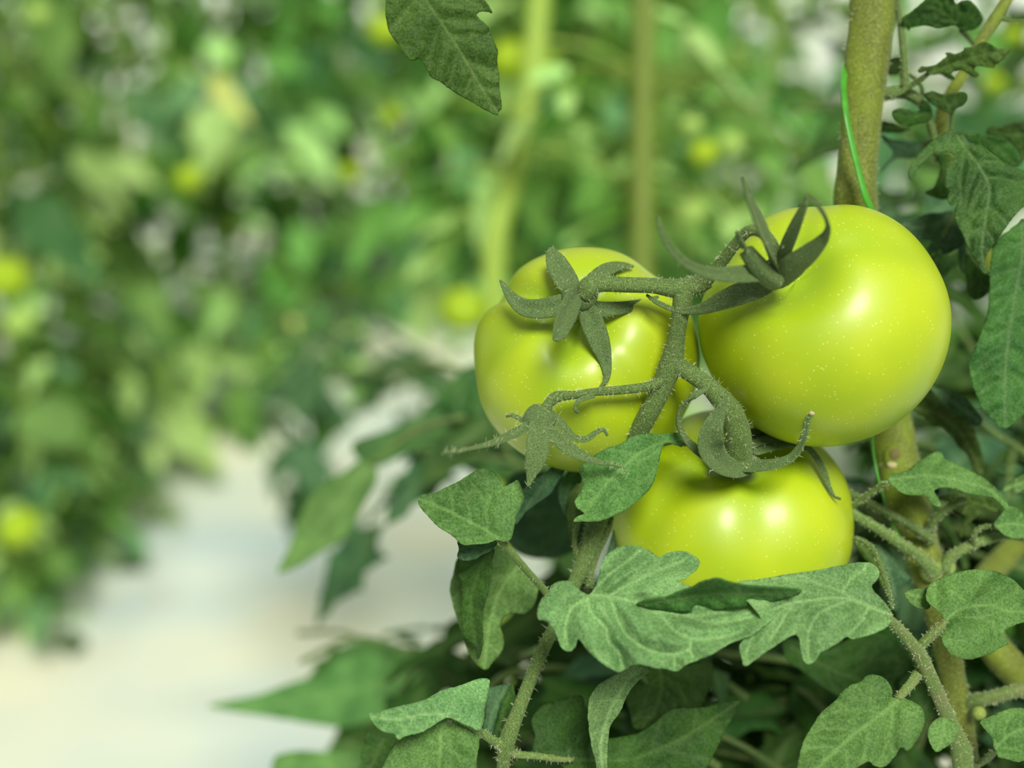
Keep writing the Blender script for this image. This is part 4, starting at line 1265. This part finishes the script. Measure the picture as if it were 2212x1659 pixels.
v2 = stalk('J', [(560, 260, .466, 60), (640, 220, .462, 50), (740, 180, .457, 50), (850, 190, .452, 50)], mat='stem', parent=p2)
leaf('J', [(600, 252), (680, 190), (760, 140), (830, 120), (890, 150), (912, 220), (980, 262), (1060, 255), (1110, 310), (1180, 370), (1260, 422), (1370, 465), (1452, 490), (1560, 560), (1580, 760), (1452, 822), (1380, 890), (1300, 990), (1220, 1100), (1160, 1180), (1112, 1260), (1102, 1312), (1122, 1372), (1168, 1425),
           (1130, 1422), (1070, 1390), (1038, 1320), (980, 1240), (940, 1160), (910, 1080), (862, 1000), (835, 900), (828, 850), (860, 772), (800, 802), (768, 762), (780, 700), (822, 648), (768, 655), (743, 620), (748, 540), (760, 470), (800, 420), (832, 368), (800, 335), (720, 326), (650, 332), (600, 372), (540, 430), (490, 500), (462, 580), (420, 562), (412, 490), (450, 410), (520, 330)],
     [(860, 190), (960, 330), (1080, 500), (1140, 650), (1120, 850), (1090, 1050), (1075, 1220), (1110, 1380)], .438, slope=(.05, -.35), mat='leaf_shade', parent=v2, step=4.5, pucker=1.7, nv=8, vw=2.4,
     ctrl=[(860, 190, 0), (440, 520, 6), (700, 250, 2), (780, 600, 3), (1120, 700, -2), (1100, 1100, 0), (1160, 1420, 5), (1540, 650, 3), (1000, 300, -1), (850, 900, 3)])
leaf('J', [(900, 132), (990, 160), (1100, 170), (1200, 185), (1300, 222), (1370, 290), (1402, 400), (1397, 462), (1300, 432), (1200, 372), (1110, 305), (1060, 255), (980, 252), (920, 185)], [(900, 140), (1150, 240), (1395, 450)], .452, slope=(0, .4), mat='leaf_dark', parent=v2, nv=5)
leaf('J', [(1108, 160), (1160, 88), (1230, 102), (1300, 65), (1452, 40), (1600, 30), (1640, 200), (1600, 350), (1452, 400), (1412, 460), (1398, 330), (1300, 215), (1200, 180)], [(1640, 180), (1400, 170), (1120, 155)], .468, slope=(0, .4), mat='leaf_dark', parent=v1, nv=5)
leaf('J', [(665, 350), (760, 338), (820, 380), (772, 440), (745, 560), (760, 620), (802, 680), (780, 742), (700, 746), (620, 722), (568, 690), (640, 640), (680, 560), (700, 450)], [(800, 370), (720, 560), (590, 700)], .452, slope=(0, .3), mat='leaf_dark', parent=v2, nv=4)
v3 = stalk('J', [(1130, 640, .47, 40), (960, 780, .465, 40), (850, 850, .462, 44), (740, 1040, .460, 44), (690, 1160, .46, 40), (640, 1350, .462, 30)], mat='stem', parent=p2)
leaf('J', [(330, 972), (450, 930), (570, 880), (700, 868), (822, 853), (850, 950), (900, 1080), (932, 1132), (900, 1172), (822, 1210), (730, 1236), (690, 1190), (620, 1232), (570, 1242), (592, 1180), (632, 1122), (560, 1110), (470, 1112), (400, 1052)],
     [(840, 870), (700, 960), (500, 1000), (340, 975)], .462, slope=(0, -.3), mat='leaf_blue', parent=v3, nv=5)
leaf('J', [(870, 1180), (900, 1160), (940, 1180), (930, 1330), (960, 1420), (900, 1400), (870, 1300)], [(900, 1170), (930, 1400)], .466, mat='leaf_blue', parent=v3, nv=3)
leaf('J', [(600, 1290), (700, 1220), (730, 1240), (700, 1310), (800, 1260), (880, 1200), (880, 1330), (800, 1380), (750, 1440), (690, 1455), (650, 1400)], [(860, 1240), (680, 1400)], .475, mat='leaf_shade', parent=v3, nv=3)
leaf('J', [(940, 1240), (1000, 1300), (1070, 1400), (1152, 1440), (1148, 1560), (1100, 1622), (1020, 1652), (960, 1602), (930, 1450), (922, 1330)], [(980, 1250), (1060, 1450), (1050, 1640)], .455, slope=(0, .3), mat='leaf_dark', parent=v3, nv=4)
v4 = stalk('K', [(1560, -420, .455, 70), (1640, -300, .448, 66), (1650, -150, .443, 60), (1620, -40, .440, 50)], mat='stem', parent=p2)
leaf('K', [(1400, -400), (1500, -480), (1600, -560), (1660, -600), (1800, -450), (1850, 0), (1850, 900), (1800, 1300), (1660, 1400), (1560, 1482), (1480, 1542), (1400, 1522), (1330, 1452), (1230, 1342), (1180, 1222), (1120, 1082), (1100, 950), (1083, 870), (1112, 800), (1190, 640), (1240, 500), (1290, 330), (1302, 180), (1310, 0), (1320, -200)],
     [(1640, -560), (1640, -200), (1600, 0), (1540, 350), (1490, 700), (1470, 1000), (1460, 1300), (1480, 1530)], .440, slope=(.05, -.15), mat='leaf_shade', parent=v4, step=5, pucker=1.3, nv=9, vw=2.4, fold=-3)
v5 = stalk('L', [(1500, 200, .48, 50), (1300, 50, .475, 40), (1100, -100, .47, 40)], mat='stem', parent=p2)
leaf('K', [(655, 1088), (780, 1130), (900, 1160), (1000, 1190), (1100, 1270), (1180, 1370), (1230, 1440), (1222, 1500), (1140, 1512), (1000, 1400), (900, 1362), (800, 1262), (740, 1182)], [(660, 1095), (900, 1240), (1210, 1480)], .462, slope=(0, -.3), mat='leaf_blue', parent=v5, nv=5)
leaf('L', [(560, -60), (700, -60), (760, -20), (820, 0), (900, 92), (960, 92), (1040, 150), (1112, 260), (1190, 332), (1230, 420), (1260, 500), (1338, 530), (1346, 400), (1310, 250), (1252, 90), (1200, -20), (1100, -120), (900, -180), (700, -200)],
     [(640, -100), (900, -40), (1120, 120), (1250, 330), (1330, 520)], .470, slope=(0, .2), mat='leaf_olive', parent=v5, nv=7)

# ------------------------------------------------------------------ leaf hanging in from the top edge
tl_ = empty('tomato_leaf', P(905, -120, .40), 'dark pointed tomato leaf hanging in from the top edge, its tip pointing down', 'leaf')
stalk('M', [(1500, -2600, .80, 60), (1100, -2000, .66, 60), (700, -1300, .52, 60), (500, -700, .42, 60), (480, -330, .40, 50), (490, -220, .40, 46), (500, -110, .40, 40)], parent=tl_)
leaf('M', [(300, -150), (270, -60), (265, 0), (262, 100), (280, 200), (320, 270), (368, 330), (388, 372), (440, 414), (472, 407), (500, 406), (530, 450), (565, 518), (590, 537), (640, 562), (700, 610), (780, 660), (860, 702), (940, 750), (1022, 786), (1032, 768), (1052, 738), (1048, 660), (1040, 600), (1036, 500),
           (1024, 420), (1030, 350), (1002, 280), (980, 230), (960, 180), (905, 130), (884, 100), (905, 80), (950, 80), (992, 90), (972, 50), (940, 0), (900, -60), (800, -140), (650, -190), (450, -180)],
     [(490, -130), (540, 0), (620, 120), (720, 270), (820, 430), (920, 600), (1030, 775)], .402, slope=(0, .12), mat='leaf_olive', parent=tl_, name='leaf_blade', step=4.5, pucker=1.1, nv=7, vw=2.4, wave=.6)

# ------------------------------------------------------------------ green twine wound round the thick stem
tw = MB()
tw.tube(pw('O', [(1880, -800, .43, 13), (1905, -300, .445, 13), (1900, -60, .468, 13), (1860, 50, .472, 13), (1832, 120, .460, 13), (1823, 180, .449, 13), (1827, 240, .442, 13.5), (1838, 300, .4405, 14), (1855, 370, .4405, 14.5), (1872, 430, .441, 15), (1895, 480, .446, 14),
                 (1915, 560, .466, 13), (1900, 760, .470, 9), (1885, 930, .458, 8), (1892, 1008, .452, 8), (1906, 1064, .4515, 7), (1920, 1117, .452, 7), (1950, 1172, .4535, 7), (1985, 1240, .462, 7), (2050, 1500, .475, 7), (2100, 1900, .49, 7)], 1.2), n=8, seg=12, ridge=.10, nr=2, wob=.0, flat=.55)
tag(tw.build('twine', M['twine']), 'bright green plastic twine running down across the thick fuzzy stem', 'twine')

# ------------------------------------------------------------------ lower leaves of the near plant, half blurred
def mid_leaf(pts, mid, d, mat, stalkpts, slope=(0, -.3), **kw):
    s = stalk('O', stalkpts, mat='petiole', parent=plant, seg=8)
    leaf('O', pts, mid, d, slope=slope, mat=mat, parent=s, step=8, nv=6, **kw)
    return s


mid_leaf([(450, 1525), (500, 1512), (560, 1500), (620, 1478), (700, 1450), (740, 1400), (790, 1385), (850, 1395), (950, 1400), (1040, 1430), (1040, 1480), (950, 1500), (870, 1540), (800, 1560), (740, 1572), (650, 1560), (560, 1545), (500, 1537)],
         [(1040, 1450), (850, 1470), (650, 1515), (455, 1527)], .70, 'leaf', [(1170, 1400, .50, 14), (1100, 1430, .60, 14), (1040, 1450, .70, 12)])
mid_leaf([(600, 1235), (625, 1180), (650, 1110), (680, 1060), (740, 1020), (790, 990), (815, 1030), (780, 1100), (745, 1160), (690, 1195), (640, 1225)],
         [(800, 1000), (720, 1100), (605, 1230)], .66, 'leaf', [(1000, 900, .62, 14), (900, 930, .65, 14), (800, 1000, .66, 12)])
mid_leaf([(590, 1642), (640, 1622), (760, 1625), (830, 1600), (900, 1640), (860, 1720), (620, 1700)], [(880, 1660), (600, 1650)], .62, 'leaf', [(1080, 1700, .55, 14), (960, 1680, .60, 14), (880, 1660, .62, 12)])
mid_leaf([(760, 960), (830, 930), (900, 900), (960, 840), (1010, 790), (1060, 800), (1120, 900), (1150, 1010), (1060, 1030), (1000, 1010), (940, 960), (870, 985), (800, 1010)],
         [(1130, 950), (950, 900), (780, 970)], .70, 'leaf_shade', [(1290, 1120, .50, 14), (1220, 1000, .62, 14), (1130, 950, .70, 12)])
mid_leaf([(1100, 1030), (1200, 1020), (1260, 1060), (1270, 1150), (1220, 1200), (1130, 1200), (1080, 1140)], [(1250, 1100), (1090, 1110)], .52, 'leaf_blue', [(1290, 1150, .47, 14), (1270, 1120, .50, 12), (1250, 1100, .52, 10)])

rr = random.Random(11)
fill = [(2000, 960, .56), (2080, 1040, .55), (2150, 1120, .56), (1900, 1120, .56), (2060, 1180, .56), (2180, 1220, .56), (2100, 900, .58), (1980, 1280, .55), (2190, 850, .6), (2130, 1550, .56), (2030, 1500, .56), (1000, 960, .72), (1060, 880, .70), (950, 860, .95), (850, 800, 1.2), (700, 760, 1.5), (650, 860, 1.55), (620, 700, 1.6), (780, 700, 1.6), (560, 900, 1.65), (940, 1440, .68), (860, 1480, .72), (1000, 1500, .64), (1280, 1450, .56), (1420, 1480, .54), (1560, 1540, .54), (1720, 1480, .54), (1830, 1600, .56), (1630, 1640, .54), (1120, 1350, .60), (1200, 1620, .54), (1500, 1400, .53), (1780, 1380, .55), (1900, 1450, .56), (1380, 1610, .56), (1330, 1420, .60), (1500, 1500, .58), (1650, 1430, .62), (1800, 1400, .60), (1900, 1560, .62), (1700, 1620, .58), (1450, 1640, .62), (1200, 1540, .60), (1250, 1350, .62), (1950, 1350, .60),
        (2120, 1150, .60), (2180, 1000, .62), (2050, 950, .66), (2180, 1300, .58), (2200, 1600, .60), (2020, 1080, .62), (1880, 1180, .62), (2100, 850, .70), (1950, 1480, .70), (1600, 1560, .70),
        (1330, 1250, .58), (1050, 1560, .60), (1150, 1640, .56), (1350, 1540, .72), (1780, 1520, .72), (2150, 1500, .7), (1120, 1460, .64), (1560, 1380, .56), (2000, 430, .62), (1980, 560, .66), (1960, 290, .66), (2200, 620, .66)]
for px, py, d in fill:
    q = P(px, py, d)
    V, Fc, Ve, path = compound(rr, rr.uniform(.10, .15) * (1 if d < .8 else 1.4), rr.uniform(.042, .062) * (1 if d < .8 else 1.5), 14, 8, .9)
    Rm = Matrix.Rotation(rr.uniform(0, 6.28), 3, 'Z')
    st = MB()
    st.tube([(*(q + Rm @ (p - path[3])), .0013) for p in path], n=3, seg=8)
    ls = st.build('leaf_stalk', M['stem'], plant if px < 1950 else p2)
    split_leaflets(V, Fc, Ve, 14, 8, lambda p: q + Rm @ (p - path[3]), M[rr.choice(['leaf_shade', 'leaf_blue', 'leaf_dark', 'leaf_dark'])], ls)
